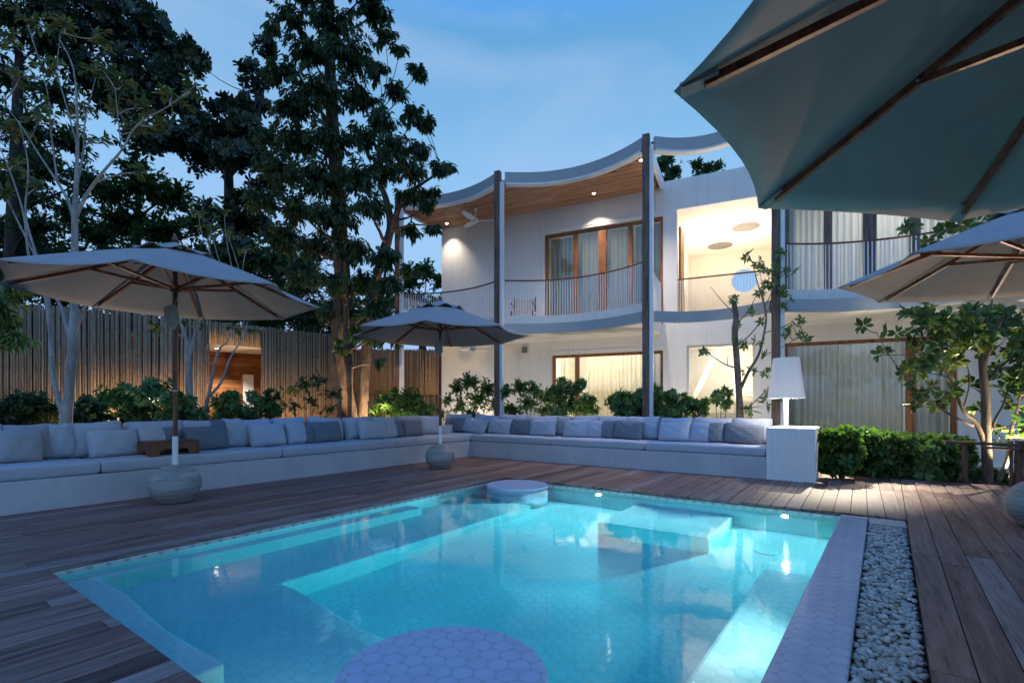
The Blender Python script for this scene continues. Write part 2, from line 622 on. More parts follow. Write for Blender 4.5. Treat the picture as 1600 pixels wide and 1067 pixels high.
# ------------------------------------------------------------------ sky
w = bpy.data.worlds.new('World'); scene.world = w; w.use_nodes = True
nt = w.node_tree; nt.nodes.clear()
def wn(typ, **k):
    n = nt.nodes.new(typ)
    for a, b in k.items():
        setattr(n, a, b)
    return n
tc = wn('ShaderNodeTexCoord'); sx = wn('ShaderNodeSeparateXYZ')
nt.links.new(tc.outputs['Generated'], sx.inputs[0])
gr = wn('ShaderNodeValToRGB')
st = [(0.0, (0.12, 0.16, 0.28)), (0.05, (0.30, 0.47, 0.80)), (0.30, (0.27, 0.51, 0.82)), (0.46, (0.21, 0.44, 0.72)), (0.60, (0.115, 0.33, 0.61)), (0.82, (0.015, 0.30, 1.15))]
while len(gr.color_ramp.elements) < len(st):
    gr.color_ramp.elements.new(0.5)
for e, (p, c) in zip(gr.color_ramp.elements, st):
    e.position = p; e.color = (*c, 1)
nt.links.new(sx.outputs[2], gr.inputs[0])
mp = wn('ShaderNodeMapping'); mp.inputs['Scale'].default_value = (1.0, 1.0, 2.6); mp.inputs['Location'].default_value = (0.3, 0.1, 0.0)
nt.links.new(tc.outputs['Generated'], mp.inputs[0])
ns = wn('ShaderNodeTexNoise'); ns.inputs['Scale'].default_value = 1.9; ns.inputs['Detail'].default_value = 7; ns.inputs['Roughness'].default_value = 0.56; ns.inputs['Distortion'].default_value = 0.6
nt.links.new(mp.outputs[0], ns.inputs['Vector'])
cr = wn('ShaderNodeValToRGB'); cr.color_ramp.elements[0].position = 0.42; cr.color_ramp.elements[1].position = 0.72
cr.color_ramp.elements[1].color = (0.6, 0.6, 0.6, 1)
nt.links.new(ns.outputs['Fac'], cr.inputs[0])
mx = wn('ShaderNodeMix', data_type='RGBA')
nt.links.new(cr.outputs[0], mx.inputs[0]); nt.links.new(gr.outputs[0], mx.inputs[6]); mx.inputs[7].default_value = (0.36, 0.49, 0.72, 1)
bg = wn('ShaderNodeBackground'); bg.inputs[1].default_value = SKY
nt.links.new(mx.outputs[2], bg.inputs[0])
wo = wn('ShaderNodeOutputWorld'); nt.links.new(bg.outputs[0], wo.inputs[0])

# ------------------------------------------------------------------ ground
m = MB()
x0, x1, y0, y1 = -90, 140, -110, 90                # pool plan, y = -t
hx0, hx1, hy0, hy1 = -0.05, 5.30, -4.40, 0.05      # the pool's hole
gz = -0.075
m.add([(x0, y0, gz), (x1, y0, gz), (x1, y1, gz), (x0, y1, gz), (hx0, hy0, gz), (hx1, hy0, gz), (hx1, hy1, gz), (hx0, hy1, gz)],
      [(0, 1, 5, 4), (1, 2, 6, 5), (2, 3, 7, 6), (3, 0, 4, 7)])
kind(m.build('ground', 'soil', loc=P0, rotz=PA), 'structure')

# garden path of pale stone beyond the deck
m = MB()
m.prism([(8.9, -9.0), (14.0, -9.0), (14.0, -6.6), (11.0, -6.5), (8.9, -6.5)], -0.07, -0.03)
kind(m.build('garden_path', 'path_stone', loc=P0, rotz=PA), 'structure')

# ------------------------------------------------------------------ deck: every board a box of its own inside the one deck
m = MB()
DT = 0.036
def board_row(t0, t1, s0, s1):
    s = s0 - random.uniform(0, 1.2)
    while s < s1:
        e = s + random.uniform(1.9, 3.4)
        a, b = max(s, s0), min(e, s1)
        if b - a > 0.02:
            zz = random.uniform(-0.003, 0.0)
            m.box(a + 0.002, b - 0.002, -t1 + 0.003, -t0 - 0.003, zz - DT, zz)
        s = e
tt = 0.0
while tt > -2.6:
    board_row(tt - 0.145, tt, -4.0, 7.46); tt -= 0.145
nb = 33; wbd = 4.855 / nb
for i in range(nb):
    a, b = i * wbd, (i + 1) * wbd
    if b < 4.13:
        board_row(a, b, -4.0, 0.0)
    elif b < 4.5:
        board_row(a, b, -4.0, -1.62)
    e = 5.25 + (0.02 * random.random())
    s1 = 7.46 if b < 3.4 else (7.46 if b < 3.96 else 8.62)
    board_row(a, b, e, s1)
n0 = len(m.v)
tt = 4.672
while tt < 12:
    board_row(tt, tt + 0.155, -4.0, 8.66); tt += 0.155
for k in range(n0, len(m.v)):
    x_, y_, z_ = m.v[k]
    m.v[k] = (x_, y_ - 0.0373 * x_, z_)
m.prism([(5.262, -4.852), (5.262, -4.866), (8.62, -4.988), (8.62, -4.858)], -DT, -0.001)
kind(m.build('wooden_deck', 'deck_wood', loc=P0, rotz=PA), 'structure')
# joists and dark packing under the boards
m = MB()
for s_ in np.arange(-3.8, 8.6, 0.6):
    for (ta, tb) in ((-2.5, -0.02), (5.05, 11.8)):
        m.box(s_ - 0.025, s_ + 0.025, -tb, -ta, -0.074, -DT - 0.004)
kind(m.build('deck_joist', 'bark_dark', loc=P0, rotz=PA), 'structure')

# ------------------------------------------------------------------ pool
WZ = -0.06
FZ = -0.98
def TI(s): return 4.118 + 0.0415 * s      # inner and outer kerb lines, pebble edge
def TO(s): return 4.419 + 0.0274 * s
def TP(s): return 4.667 + 0.0373 * s
def pool_shell():
    m = MB()
    # walls that face the water, then the floor
    x0, x1, y0, y1, zt = 0.015, 5.235, -4.25, -0.015, -0.04
    th = 0.2
    m.box(x0 - th, x0, -4.10, y1 + th, FZ - 0.2, zt)
    m.box(x1, x1 + th, y0 - 0.08, y1 + th, FZ - 0.2, zt)
    m.box(x0, x1, y1, y1 + th, FZ - 0.2, zt)
    m.prism([(x0, y0 - 0.4), (x1, y0 - 0.4), (x1, -(TI(x1) - 0.004)), (x0, -(TI(x0) - 0.004))], FZ - 0.2, -0.10)
    m.box(x0, x1, y0 - 0.2, y1, FZ - 0.2, FZ)
    return m.build('pool_shell', 'pool_tile', loc=P0, rotz=PA, uv=True)
kind(pool_shell(), 'structure')

# the dry tile band above the water line
m = MB()
m.box(0.0155, 5.2345, -0.0155, -0.0125 + 0.0, -0.075, -0.0405)
m.box(5.2325, 5.2355, -4.33, -0.016, -0.075, -0.0405)
kind(m.build('pool_edge_band', 'edge_tile', loc=P0, rotz=PA, uv=True), 'structure')

# steps and underwater seats
def wavy(p, q, n, amp, ph):
    out = []
    for i in range(n + 1):
        k = i / n
        x = p[0] + (q[0] - p[0]) * k; y = p[1] + (q[1] - p[1]) * k
        o_ = amp * math.sin(k * 2 * PI * 1.0 + ph) * math.sin(PI * k) ** 0.5
        out.append((x + o_, y))
    return out
m = MB()
Z1, Z2, Z3 = WZ - 0.2, WZ - 0.54, WZ - 0.46
lo = FZ - 0.05
e = 0.016
# upper step: a narrow ledge along the left wall and the near wall
edge = wavy((0.245, -0.12), (0.25, -2.0), 14, 0.025, 0.4)
poly = [(e, -2.0), (e, -e)][::-1]
outl = [(e, -e), (e, -2.0)] + edge[::-1] + [(3.25, -0.25), (3.25, -e)]
m.prism(outl, lo, Z1)
kind(m.build('pool_step', 'pool_tile', loc=P0, rotz=PA, uv=True, bevel=0.022), 'structure')
m = MB()
edge = wavy((1.13, -0.93), (1.16, -3.80), 26, 0.07, 2.4)
outl = [(e, -e), (e, -3.80)] + edge[::-1] + [(2.6, -1.0), (4.4, -1.04), (4.4, -e)]
m.prism(outl, lo - 0.01, Z2)
kind(m.build('pool_step', 'pool_tile', loc=P0, rotz=PA, uv=True, bevel=0.022), 'structure')
m = MB()
m.prism([(4.1, -3.3), (5.2335, -3.3), (5.2335, -2.14), (4.06, -2.14)], lo, Z3)
kind(m.build('pool_seat', 'pool_tile', loc=P0, rotz=PA, uv=True, bevel=0.022), 'structure')
m = MB()
m.prism([(e, -4.10), (3.55, -4.249), (3.52, -3.87), (e, -3.72)], lo, Z3 - 0.002)
kind(m.build('pool_seat', 'pool_tile', loc=P0, rotz=PA, uv=True, bevel=0.022), 'structure')

# tiled kerb on the right and its end block
m = MB()
m.prism([(-1.6, -TO(-1.6)), (5.14, -TO(5.14)), (5.14, -TI(5.14)), (-1.6, -TI(-1.6))], -0.3, -0.012)
kind(m.build('pool_kerb', 'curb_tile', loc=P0, rotz=PA, uv=True, bevel=0.01), 'structure')
m = MB()
m.box(5.142, 5.238, -4.563, -4.335, -0.3, -0.016)
m.box(4.95, 5.236, -4.855, -4.567, -0.3, -0.018)
kind(m.build('pool_coping', 'coping', loc=P0, rotz=PA, bevel=0.004), 'structure')

# water body: its sides and bottom lie inside the masonry
m = MB()
m.box(-0.05, 5.30, -4.40, 0.05, FZ - 0.1, WZ)
kind(m.build('pool_water', 'pool_water', loc=P0, rotz=PA), 'structure')

# drain cover on the floor
m = MB()
m.lathe([(0.10, 0.0), (0.10, 0.012), (0.085, 0.018), (0.0, 0.018)], 24)
tag(m.build('drain_cover', 'pool_tile', loc=P(4.46, 3.75, FZ + 0.001), uv=True), 'pale round drain cover on the pool floor near the right-hand lamp', 'drain cover')

# pool lamps: small round fittings set in the walls under water
def pool_lamp(s, t, nd, label, group='underwater lamps in the back wall', d=0.14, energy=60):
    """nd: plan direction (ds, dt) the lamp looks in."""
    base = P(s, t, WZ - d)
    dv = A * nd[0] + B * nd[1]
    ang = math.atan2(dv.y, dv.x)
    root = empty('pool_lamp', base, ang)
    tag(root, label, 'pool lamp', group)
    mm = MB()
    mm.lathe([(0.0, 0.0), (0.045, 0.0), (0.045, 0.008), (0.034, 0.014)], 20)
    o = mm.build('rim', 'steel', root); o.rotation_euler = (0, PI / 2, 0)
    mm = MB()
    mm.lathe([(0.030, 0.010), (0.030, 0.017), (0.0, 0.019)], 16)
    o = mm.build('lens', 'pool_lamp_glow', root); o.rotation_euler = (0, PI / 2, 0)
    lamp('pool_light', 'SPOT', base + dv * 0.06, energy, COOL, 0.03, base + dv * 3 + Vector((0, 0, -0.75)), 165, 0.7)
pool_lamp(5.234, 1.62, (-1, 0), 'lit pool lamp under water just right of the far round stool', energy=POOLW)
pool_lamp(5.234, 3.83, (-1, 0), 'lit pool lamp under water nearest the pool kerb', energy=POOLW)
# the near and right-hand walls carry lamps too; those walls face away from the camera
for s_ in (1.1, 2.8):
    lamp('pool_light', 'SPOT', P(s_, TI(s_) - 0.03, WZ - 0.17), POOLW * 0.75, COOL, 0.05, P(s_, 0.0, -0.42), 66, 0.9)
for t_ in (2.6, 3.4):
    lamp('pool_light', 'AREA', P(0.03, t_, WZ - 0.22), POOLW * 0.01, COOL, 0.3, P(3.0, t_, -0.35))
lamp('pool_light', 'SPOT', P(0.03, 2.3, WZ - 0.10), POOLW * 3.0, COOL, 0.04, P(4.1, 2.75, -0.60), 20, 0.8)
lamp('pool_light', 'AREA', P(2.2, TI(2.2) - 0.02, WZ - 0.16), POOLW * 0.04, COOL, 0.25, P(2.2, 0.0, -0.35))

# round tiled stools standing in the pool
def stool(s, t, r, label):
    c = P(s, t, 0)
    root = empty('pool_stool', (c.x, c.y, FZ + 0.001), PA)
    tag(root, label, 'pool stool', 'round tiled stools in the pool')
    H = 0.004 - FZ
    mm = MB(); mm.lathe([(r, 0), (r, H - 0.034)], 64)
    bod = mm.build('pedestal', 'stool_tile', root, smooth=False, uv=True)
    # cylinder side: unwrap round the axis
    me = bod.data; uvl = me.uv_layers[0]
    for p in me.polygons:
        if abs(p.normal.z) < 0.5:
            for li in p.loop_indices:
                v = me.vertices[me.loops[li].vertex_index].co
                a = math.atan2(v.y, v.x)
                if p.center.x < 0 and abs(p.center.y) < 0.06 and a < 0:
                    a += 2 * PI
                uvl.data[li].uv = (a * r, v.z)
            p.use_smooth = True
    mm = MB(); mm.lathe([(r + 0.004, H - 0.032), (r + 0.006, H - 0.012), (r - 0.002, H - 0.002), (r - 0.012, H)], 64)
    mm.build('tiled_top', 'stool_tile', root, uv=True)
stool(0.60, 3.10, 0.43, 'large round tiled stool top in the pool nearest the camera')
stool(4.80, 0.55, 0.43, 'round tiled stool in the far corner of the pool')

# ------------------------------------------------------------------ pebble strip
m = MB()
ico = []
bm_v = []
g_ = (1 + 5 ** 0.5) / 2
base_v = [Vector(v).normalized() for v in ((-1, g_, 0), (1, g_, 0), (-1, -g_, 0), (1, -g_, 0), (0, -1, g_), (0, 1, g_), (0, -1, -g_), (0, 1, -g_), (g_, 0, -1), (g_, 0, 1), (-g_, 0, -1), (-g_, 0, 1))]
base_f = [(0, 11, 5), (0, 5, 1), (0, 1, 7), (0, 7, 10), (0, 10, 11), (1, 5, 9), (5, 11, 4), (11, 10, 2), (10, 7, 6), (7, 1, 8), (3, 9, 4), (3, 4, 2), (3, 2, 6), (3, 6, 8), (3, 8, 9), (4, 9, 5), (2, 4, 11), (6, 2, 10), (8, 6, 7), (9, 8, 1)]
vs = list(base_v); fs = []
mid = {}
def mp_(a, b):
    k = (min(a, b), max(a, b))
    if k not in mid:
        vs.append(((vs[a] + vs[b]) / 2).normalized()); mid[k] = len(vs) - 1
    return mid[k]
for a, b, c in base_f:
    ab, bc, ca = mp_(a, b), mp_(b, c), mp_(c, a)
    fs += [(a, ab, ca), (b, bc, ab), (c, ca, bc), (ab, bc, ca)]
for layer, (zc, n) in enumerate(((-0.062, 2300), (-0.042, 2300))):
    for _ in range(n):
        s = -1.6 + random.random() ** 0.9 * 6.53
        tq = TO(s) + 0.012 + random.random() * (TP(s) - TO(s) - 0.02)
        a, b, c = random.uniform(0.012, 0.027), random.uniform(0.010, 0.018), random.uniform(0.007, 0.012)
        M = Matrix.Translation((s, -tq, zc + random.uniform(-0.012, 0.012))) @ Matrix.Rotation(random.uniform(0, PI), 4, 'Z') @ Matrix.Rotation(random.gauss(0, 0.3), 4, 'X') @ Matrix.Rotation(random.gauss(0, 0.3), 4, 'Y')
        m.add([M @ Vector((v.x * a, v.y * b, v.z * c)) for v in vs], fs)
kind(m.build('river_pebbles', 'pebble', loc=P0, rotz=PA, smooth=True), 'stuff')
# ------------------------------------------------------------------ masonry bench
bench = empty('garden_bench', P(7.42, -2.55, 0), PA)
tag(bench, 'long white plastered masonry bench turning a corner round the pool deck', 'bench')
# local: x along s, y = -(t) ; origin at the inner corner
def bx(mm, s0, s1, t0, t1, z0, z1):
    mm.box(s0 - 7.42, s1 - 7.42, -(t1 + 2.55), -(t0 + 2.55), z0, z1)
m = MB()
pts = [(-4.0, -3.42), (8.27, -3.42), (8.27, 3.328), (7.42, 3.328), (7.42, -2.55), (-4.0, -2.55)]
m.prism([(a - 7.42, -(b + 2.55)) for a, b in pts][::-1], -0.06, 0.33)
m.build('seat_base', 'bench_plaster', bench, bevel=0.008)
m = MB()
pts = [(-4.0, -3.56), (8.41, -3.56), (8.41, 3.328), (8.273, 3.328), (8.273, -3.423), (-4.0, -3.423)]
m.prism([(a - 7.42, -(b + 2.55)) for a, b in pts][::-1], -0.06, 0.66)
m.build('back_wall', 'bench_plaster', bench, bevel=0.008)
m = MB()
bx(m, 7.405, 8.44, 3.331, 3.965, -0.06, 0.78)
m.build('end_pedestal', 'white_wall', bench, bevel=0.012)


def cushion_block(mm, L, D, T, round_=0.045, n=10):
    """Upholstered slab with soft edges, centred, z from 0 to T."""
    nx, ny = max(8, int(L / 0.09)), 9
    def prof(u, rr, ext):
        e = ext / 2 - abs(u)
        return 1.0 if e > rr else math.sqrt(max(0.0, 1 - ((rr - e) / rr) ** 2))
    xs = sorted(set([-L / 2 + round_ * (1 - math.cos(k * PI / 8)) for k in range(5)] + [L / 2 - round_ * (1 - math.cos(k * PI / 8)) for k in range(5)] + list(np.linspace(-L / 2 + round_, L / 2 - round_, nx))))
    ys = sorted(set([-D / 2 + round_ * (1 - math.cos(k * PI / 8)) for k in range(5)] + [D / 2 - round_ * (1 - math.cos(k * PI / 8)) for k in range(5)] + list(np.linspace(-D / 2 + round_, D / 2 - round_, ny))))
    W = len(ys)
    ph = random.uniform(0, 9)
    for sgn in (1, -1):
        vv = []
        for x in xs:
            for y in ys:
                k = prof(x, round_, L) * prof(y, round_, D)
                crown = 0.010 * (1 - (2 * x / L) ** 4) * (1 - (2 * y / D) ** 4)
                wr = 0.007 * math.sin(x * 9 + ph + 3 * math.sin(y * 6)) * math.sin(y * 11 + ph) if sgn > 0 else 0
                z = T / 2 + sgn * ((T / 2 - round_ * 0.8) + round_ * 0.8 * k + crown + wr * k)
                vv.append((x, y, z))
        ff = []
        for i in range(len(xs) - 1):
            for j in range(W - 1):
                a = i * W + j
                q = (a, a + W, a + W + 1, a + 1)
                ff.append(q if sgn > 0 else q[::-1])
        mm.add(vv, ff)
    # side skirt
    ring = [(i, 0) for i in range(len(xs))] + [(len(xs) - 1, j) for j in range(1, W)] + [(i, W - 1) for i in range(len(xs) - 2, -1, -1)] + [(0, j) for j in range(W - 2, 0, -1)]
    nV = len(xs) * W
    b0 = len(mm.v) - 2 * nV
    for k in range(len(ring)):
        i, j = ring[k]; i2, j2 = ring[(k + 1) % len(ring)]
        a = b0 + i * W + j; b = b0 + i2 * W + j2
        mm.f.append((a + nV, b + nV, b, a)); mm.mi.append(mm.cur)


def seat_cushion(s0, s1, t0, t1, label):
    L, D = s1 - s0 - 0.012, t1 - t0 - 0.012
    mm = MB(); cushion_block(mm, L, D, 0.145)
    o = mm.build('seat_cushion', 'seat_fabric', loc=P((s0 + s1) / 2, (t0 + t1) / 2, 0.332), rotz=PA, smooth=True)
    tag(o, label, 'seat cushion', 'seat cushions on the masonry bench')
seat_cushion(-3.45, -1.25, -3.40, -2.56, 'pale seat cushion on the long bench that runs out of frame behind the camera side')
seat_cushion(-1.25, 0.95, -3.40, -2.56, 'pale creased seat cushion at the left end of the long bench')
seat_cushion(0.95, 3.11, -3.40, -2.56, 'pale seat cushion under the wooden tray table')
seat_cushion(3.11, 5.33, -3.40, -2.56, 'pale seat cushion on the long bench right of the tray table')
seat_cushion(5.33, 8.26, -3.40, -2.56, 'pale seat cushion filling the corner where the two bench runs meet')
seat_cushion(7.43, 8.26, -2.55, -0.50, 'pale seat cushion beside the corner on the back bench')
seat_cushion(7.43, 8.26, -0.50, 1.42, 'middle pale seat cushion of the three on the back bench')
seat_cushion(7.43, 8.26, 1.42, 3.325, 'pale seat cushion next to the white pedestal on the back bench')


def pillow_mesh(W, H, T, two=False):
    mm = MB()
    n = 16
    ph = random.uniform(0, 20)
    g = lambda a: (1 - abs(a) ** 2.6)
    def pt(u, v, sgn):
        # edges bow inwards a little, corners stay out
        x = u * W / 2 * (1 - 0.025 * (1 - v * v) * abs(u) ** 2) * (1 - 0.055 * v ** 6)
        z = v * H / 2 * (1 - 0.025 * (1 - u * u) * abs(v) ** 2) * (1 - 0.055 * u ** 6)
        th = T / 2 * (max(0.0, g(u)) * max(0.0, g(v))) ** 0.36
        cr = abs(u * v) ** 2
        wr = 0.010 * math.sin(7 * u + ph + 2 * v) * math.sin(6 * v - ph) * (1 - abs(u) ** 3) * (1 - abs(v) ** 3)
        fold = 0.014 * math.sin(14 * (u - v * (1 if u * v > 0 else -1)) + ph) * cr ** 0.5 * (1 - max(abs(u), abs(v)) ** 6)
        return (x, sgn * (th + wr + fold), z + H / 2 - 0.02 * (1 - abs(u)) * (v > 0.6) * v * random.uniform(0.6, 1))
    us = [math.sin(PI / 2 * (2 * i / n - 1)) * 0.35 + 0.65 * (2 * i / n - 1) for i in range(n + 1)]
    idx = {}
    for sgn in (1, -1):
        for i in range(n + 1):
            for j in range(n + 1):
                if sgn < 0 and (i in (0, n) or j in (0, n)):
                    idx[(sgn, i, j)] = idx[(1, i, j)]; continue
                idx[(sgn, i, j)] = len(mm.v); mm.v.append(pt(us[i], us[j], sgn))
    for sgn in (1, -1):
        for i in range(n):
            for j in range(n):
                q = (idx[(sgn, i, j)], idx[(sgn, i + 1, j)], idx[(sgn, i + 1, j + 1)], idx[(sgn, i, j + 1)])
                mm.f.append(q[::-1] if sgn > 0 else q)
                mm.mi.append(1 if (two and i >= n * 0.56) else 0)
    return mm


def left_s(px, t):          # where a sight line through column px meets the line t = const
    r = (px - CX) / FPX
    p = P0 + B * t
    return (r * p.y - p.x) / (A.x - r * A.y)


def back_t(px, s):
    r = (px - CX) / FPX
    p = P0 + A * s
    return (r * p.y - p.x) / (B.x - r * B.y)


FAB = {'pale': 'pale_fabric', 'grey': 'grey_fabric', 'mid': 'mid_fabric', 'two': ['pale_fabric', 'grey_fabric']}
WORD = {'pale': 'pale', 'grey': 'dark grey', 'mid': 'mid grey', 'two': 'two-tone'}
SZ = 0.475
# (x0, x1, colour) columns of the photograph each pillow spans, from the camera end towards the corner
LB = [(-160, -75, 'pale'), (-72, 6, 'pale'), (2, 84, 'mid'), (84, 108, 'pale'), (106, 196, 'pale'), (199, 290, 'pale'), (284, 357, 'two'), (357, 371, 'pale'), (369, 428, 'pale'), (430, 480, 'pale'), (481, 536, 'pale'), (541, 583, 'pale'), (584, 620, 'pale'), (622, 655, 'mid'), (657, 690, 'pale')]
LF = [(-6, 68, 'mid'), (140, 220, 'pale'), (219, 284, 'two'), (290, 357, 'grey'), (393, 448, 'pale'), (449, 492, 'two'), (489, 535, 'grey'), (564, 607, 'pale'), (597, 632, 'two'), (631, 662, 'grey')]
KB = [(692, 736, 'pale'), (737, 776, 'pale'), (778, 820, 'pale'), (822, 868, 'pale'), (868, 890, 'mid'), (892, 934, 'pale'), (934, 980, 'pale'), (980, 1029, 'pale'), (1030, 1082, 'pale'), (1082, 1142, 'pale'), (1143, 1205, 'pale')]
KF = [(694, 726, 'grey'), (721, 757, 'pale'), (761, 797, 'pale'), (796, 828, 'grey'), (827, 867, 'pale'), (879, 920, 'pale'), (917, 959, 'two'), (957, 1003, 'grey'), (1028, 1079, 'pale'), (1077, 1132, 'two'), (1130, 1190, 'grey')]
def pillows(rows, run, row):
    n = len(rows)
    for i, (x0, x1, col) in enumerate(rows):
        back = row == 'rear'
        if run == 'left':
            tq = -3.27 if back else -3.02
            a, b = left_s(x0, tq), left_s(x1, tq)
            c = P((a + b) / 2, tq, SZ); face = PA
            ordn = n - i
        else:
            sq = 8.11 if back else 7.86
            a, b = back_t(x0, sq), back_t(x1, sq)
            c = P(sq, (a + b) / 2, SZ); face = PA - PI / 2
            ordn = n - i
        Wd = abs(b - a) * (1.04 if back else 1.03)
        Wd = max(0.30, min(Wd, 0.86))
        Hh = (0.45 if back else 0.37) + random.uniform(-0.015, 0.02)
        mm = pillow_mesh(Wd, Hh, 0.29 if back else 0.22, col == 'two')
        o = mm.build('back_cushion' if back else 'throw_pillow', FAB[col], loc=c, smooth=True)
        lean = rad(13 if back else 19) + random.gauss(0, 0.035)
        # front of the pillow is local -y; lean the top backwards
        o.rotation_euler = (-lean, random.gauss(0, 0.035) + (0.10 if (col, x0) in (('pale', 564), ('pale', 721)) else 0.0), face + random.gauss(0, 0.05))
        o['side'] = 0
        del o['side']
        frm, bn = ('corner', 'long') if run == 'left' else ('white pedestal', 'back')
        tag(o, f"{WORD[col]} {'cushion' if back else 'pillow'}, {ORD[ordn]} from the {frm} in the {bn} bench's {row} row", 'cushion' if back else 'pillow',
            f"{row} row pillows on the bench")
pillows(LB, 'left', 'rear'); pillows(LF, 'left', 'front'); pillows(KB, 'back', 'rear'); pillows(KF, 'back', 'front')

# ------------------------------------------------------------------ wooden tray table on the long bench
a, b = left_s(224, -2.80), left_s(302, -2.80)
L = abs(b - a); cxx = (a + b) / 2
tr = empty('tray_table', P(cxx, -2.80, SZ + 0.004), PA)
tag(tr, 'low brown wooden tray table with arched legs standing on the long bench', 'tray table')
Ht, Dp = 0.185, 0.34
def arch_panel(mm, L, H, th, leg=0.11, rise=0.085, M=None):
    pts = [(-L / 2, 0), (-L / 2 + leg, 0)]
    pts += [(-L / 2 + leg + 0.05 * (1 - math.cos(k * PI / 12)), rise * math.sin(k * PI / 12)) for k in range(1, 7)]
    pts += [(L / 2 - leg - 0.05 * (1 - math.cos(k * PI / 12)), rise * math.sin(k * PI / 12)) for k in range(6, 0, -1)]
    pts += [(L / 2 - leg, 0), (L / 2, 0), (L / 2, H), (-L / 2, H)]
    n = len(pts)
    vs = [(x, -th / 2, z) for x, z in pts] + [(x, th / 2, z) for x, z in pts]
    if M is not None:
        vs = [M @ Vector(v) for v in vs]
    mm.add(vs, [tuple(range(n)), tuple(range(2 * n - 1, n - 1, -1))] + [((i + 1) % n, i, n + i, n + (i + 1) % n) for i in range(n)])
for y in (-Dp / 2, Dp / 2):
    mm = MB(); arch_panel(mm, L, Ht - 0.021, 0.022)
    o = mm.build('side_panel', 'teak', tr, loc=(0, y, 0))
for x in (-L / 2 + 0.012, L / 2 - 0.012):
    mm = MB(); arch_panel(mm, Dp - 0.026, Ht - 0.021, 0.022, 0.07, 0.06)
    o = mm.build('end_panel', 'teak', tr, loc=(x, 0, 0)); o.rotation_euler.z = PI / 2
mm = MB(); mm.box(-L / 2 - 0.004, L / 2 + 0.004, -Dp / 2 - 0.014, Dp / 2 + 0.014, Ht - 0.02, Ht)
mm.build('tabletop', 'teak', tr, bevel=0.003)

# ------------------------------------------------------------------ lamp on the pedestal
lb = P(7.86, 3.55, 0.782)
lm = empty('table_lamp', lb, PA)
tag(lm, 'white lamp with tapering shade and lit stem standing on the white pedestal', 'lamp')
mm = MB(); mm.lathe([(0.13, 0), (0.13, 0.012), (0.125, 0.016)], 32); mm.build('base', 'lamp_white', lm)
mm = MB(); mm.box(-0.018, 0.018, -0.034, 0.034, 0.016, 0.50); mm.build('stem', 'lamp_white', lm, bevel=0.004)
mm = MB()
r0, r1, z0, z1 = 0.262, 0.185, 0.445, 1.075
n = 48
prof_o = [(r0, z0), (r1, z1)]; 
vs = []; fs = []
for r, z in ((r0, z0), (r1, z1), (r1 - 0.006, z1 - 0.006), (r0 - 0.006, z0)):
    for k in range(n):
        an = 2 * PI * k / n
        vs.append((r * math.cos(an), r * math.sin(an), z))
for i in range(4):
    for k in range(n):
        p_, q_ = i * n + k, i * n + (k + 1) % n
        p2, q2 = ((i + 1) % 4) * n + k, ((i + 1) % 4) * n + (k + 1) % n
        fs.append((p_, q_, q2, p2))
fs.append(tuple(n + k for k in range(n)))
mm.add(vs, fs)
mm.build('lamp_shade', 'shade_white', lm, smooth=False)
mm = MB(); mm.lathe([(0.0, 0.50), (0.035, 0.52), (0.05, 0.56), (0.035, 0.60), (0.0, 0.62)], 16); mm.build('bulb', 'bulb_glow', lm, smooth=True)
lamp('lamp_light', 'POINT', lb + Vector((0, 0, 0.50)) - A * 0.06, LAMPW, (1.0, 0.93, 0.82), 0.04)

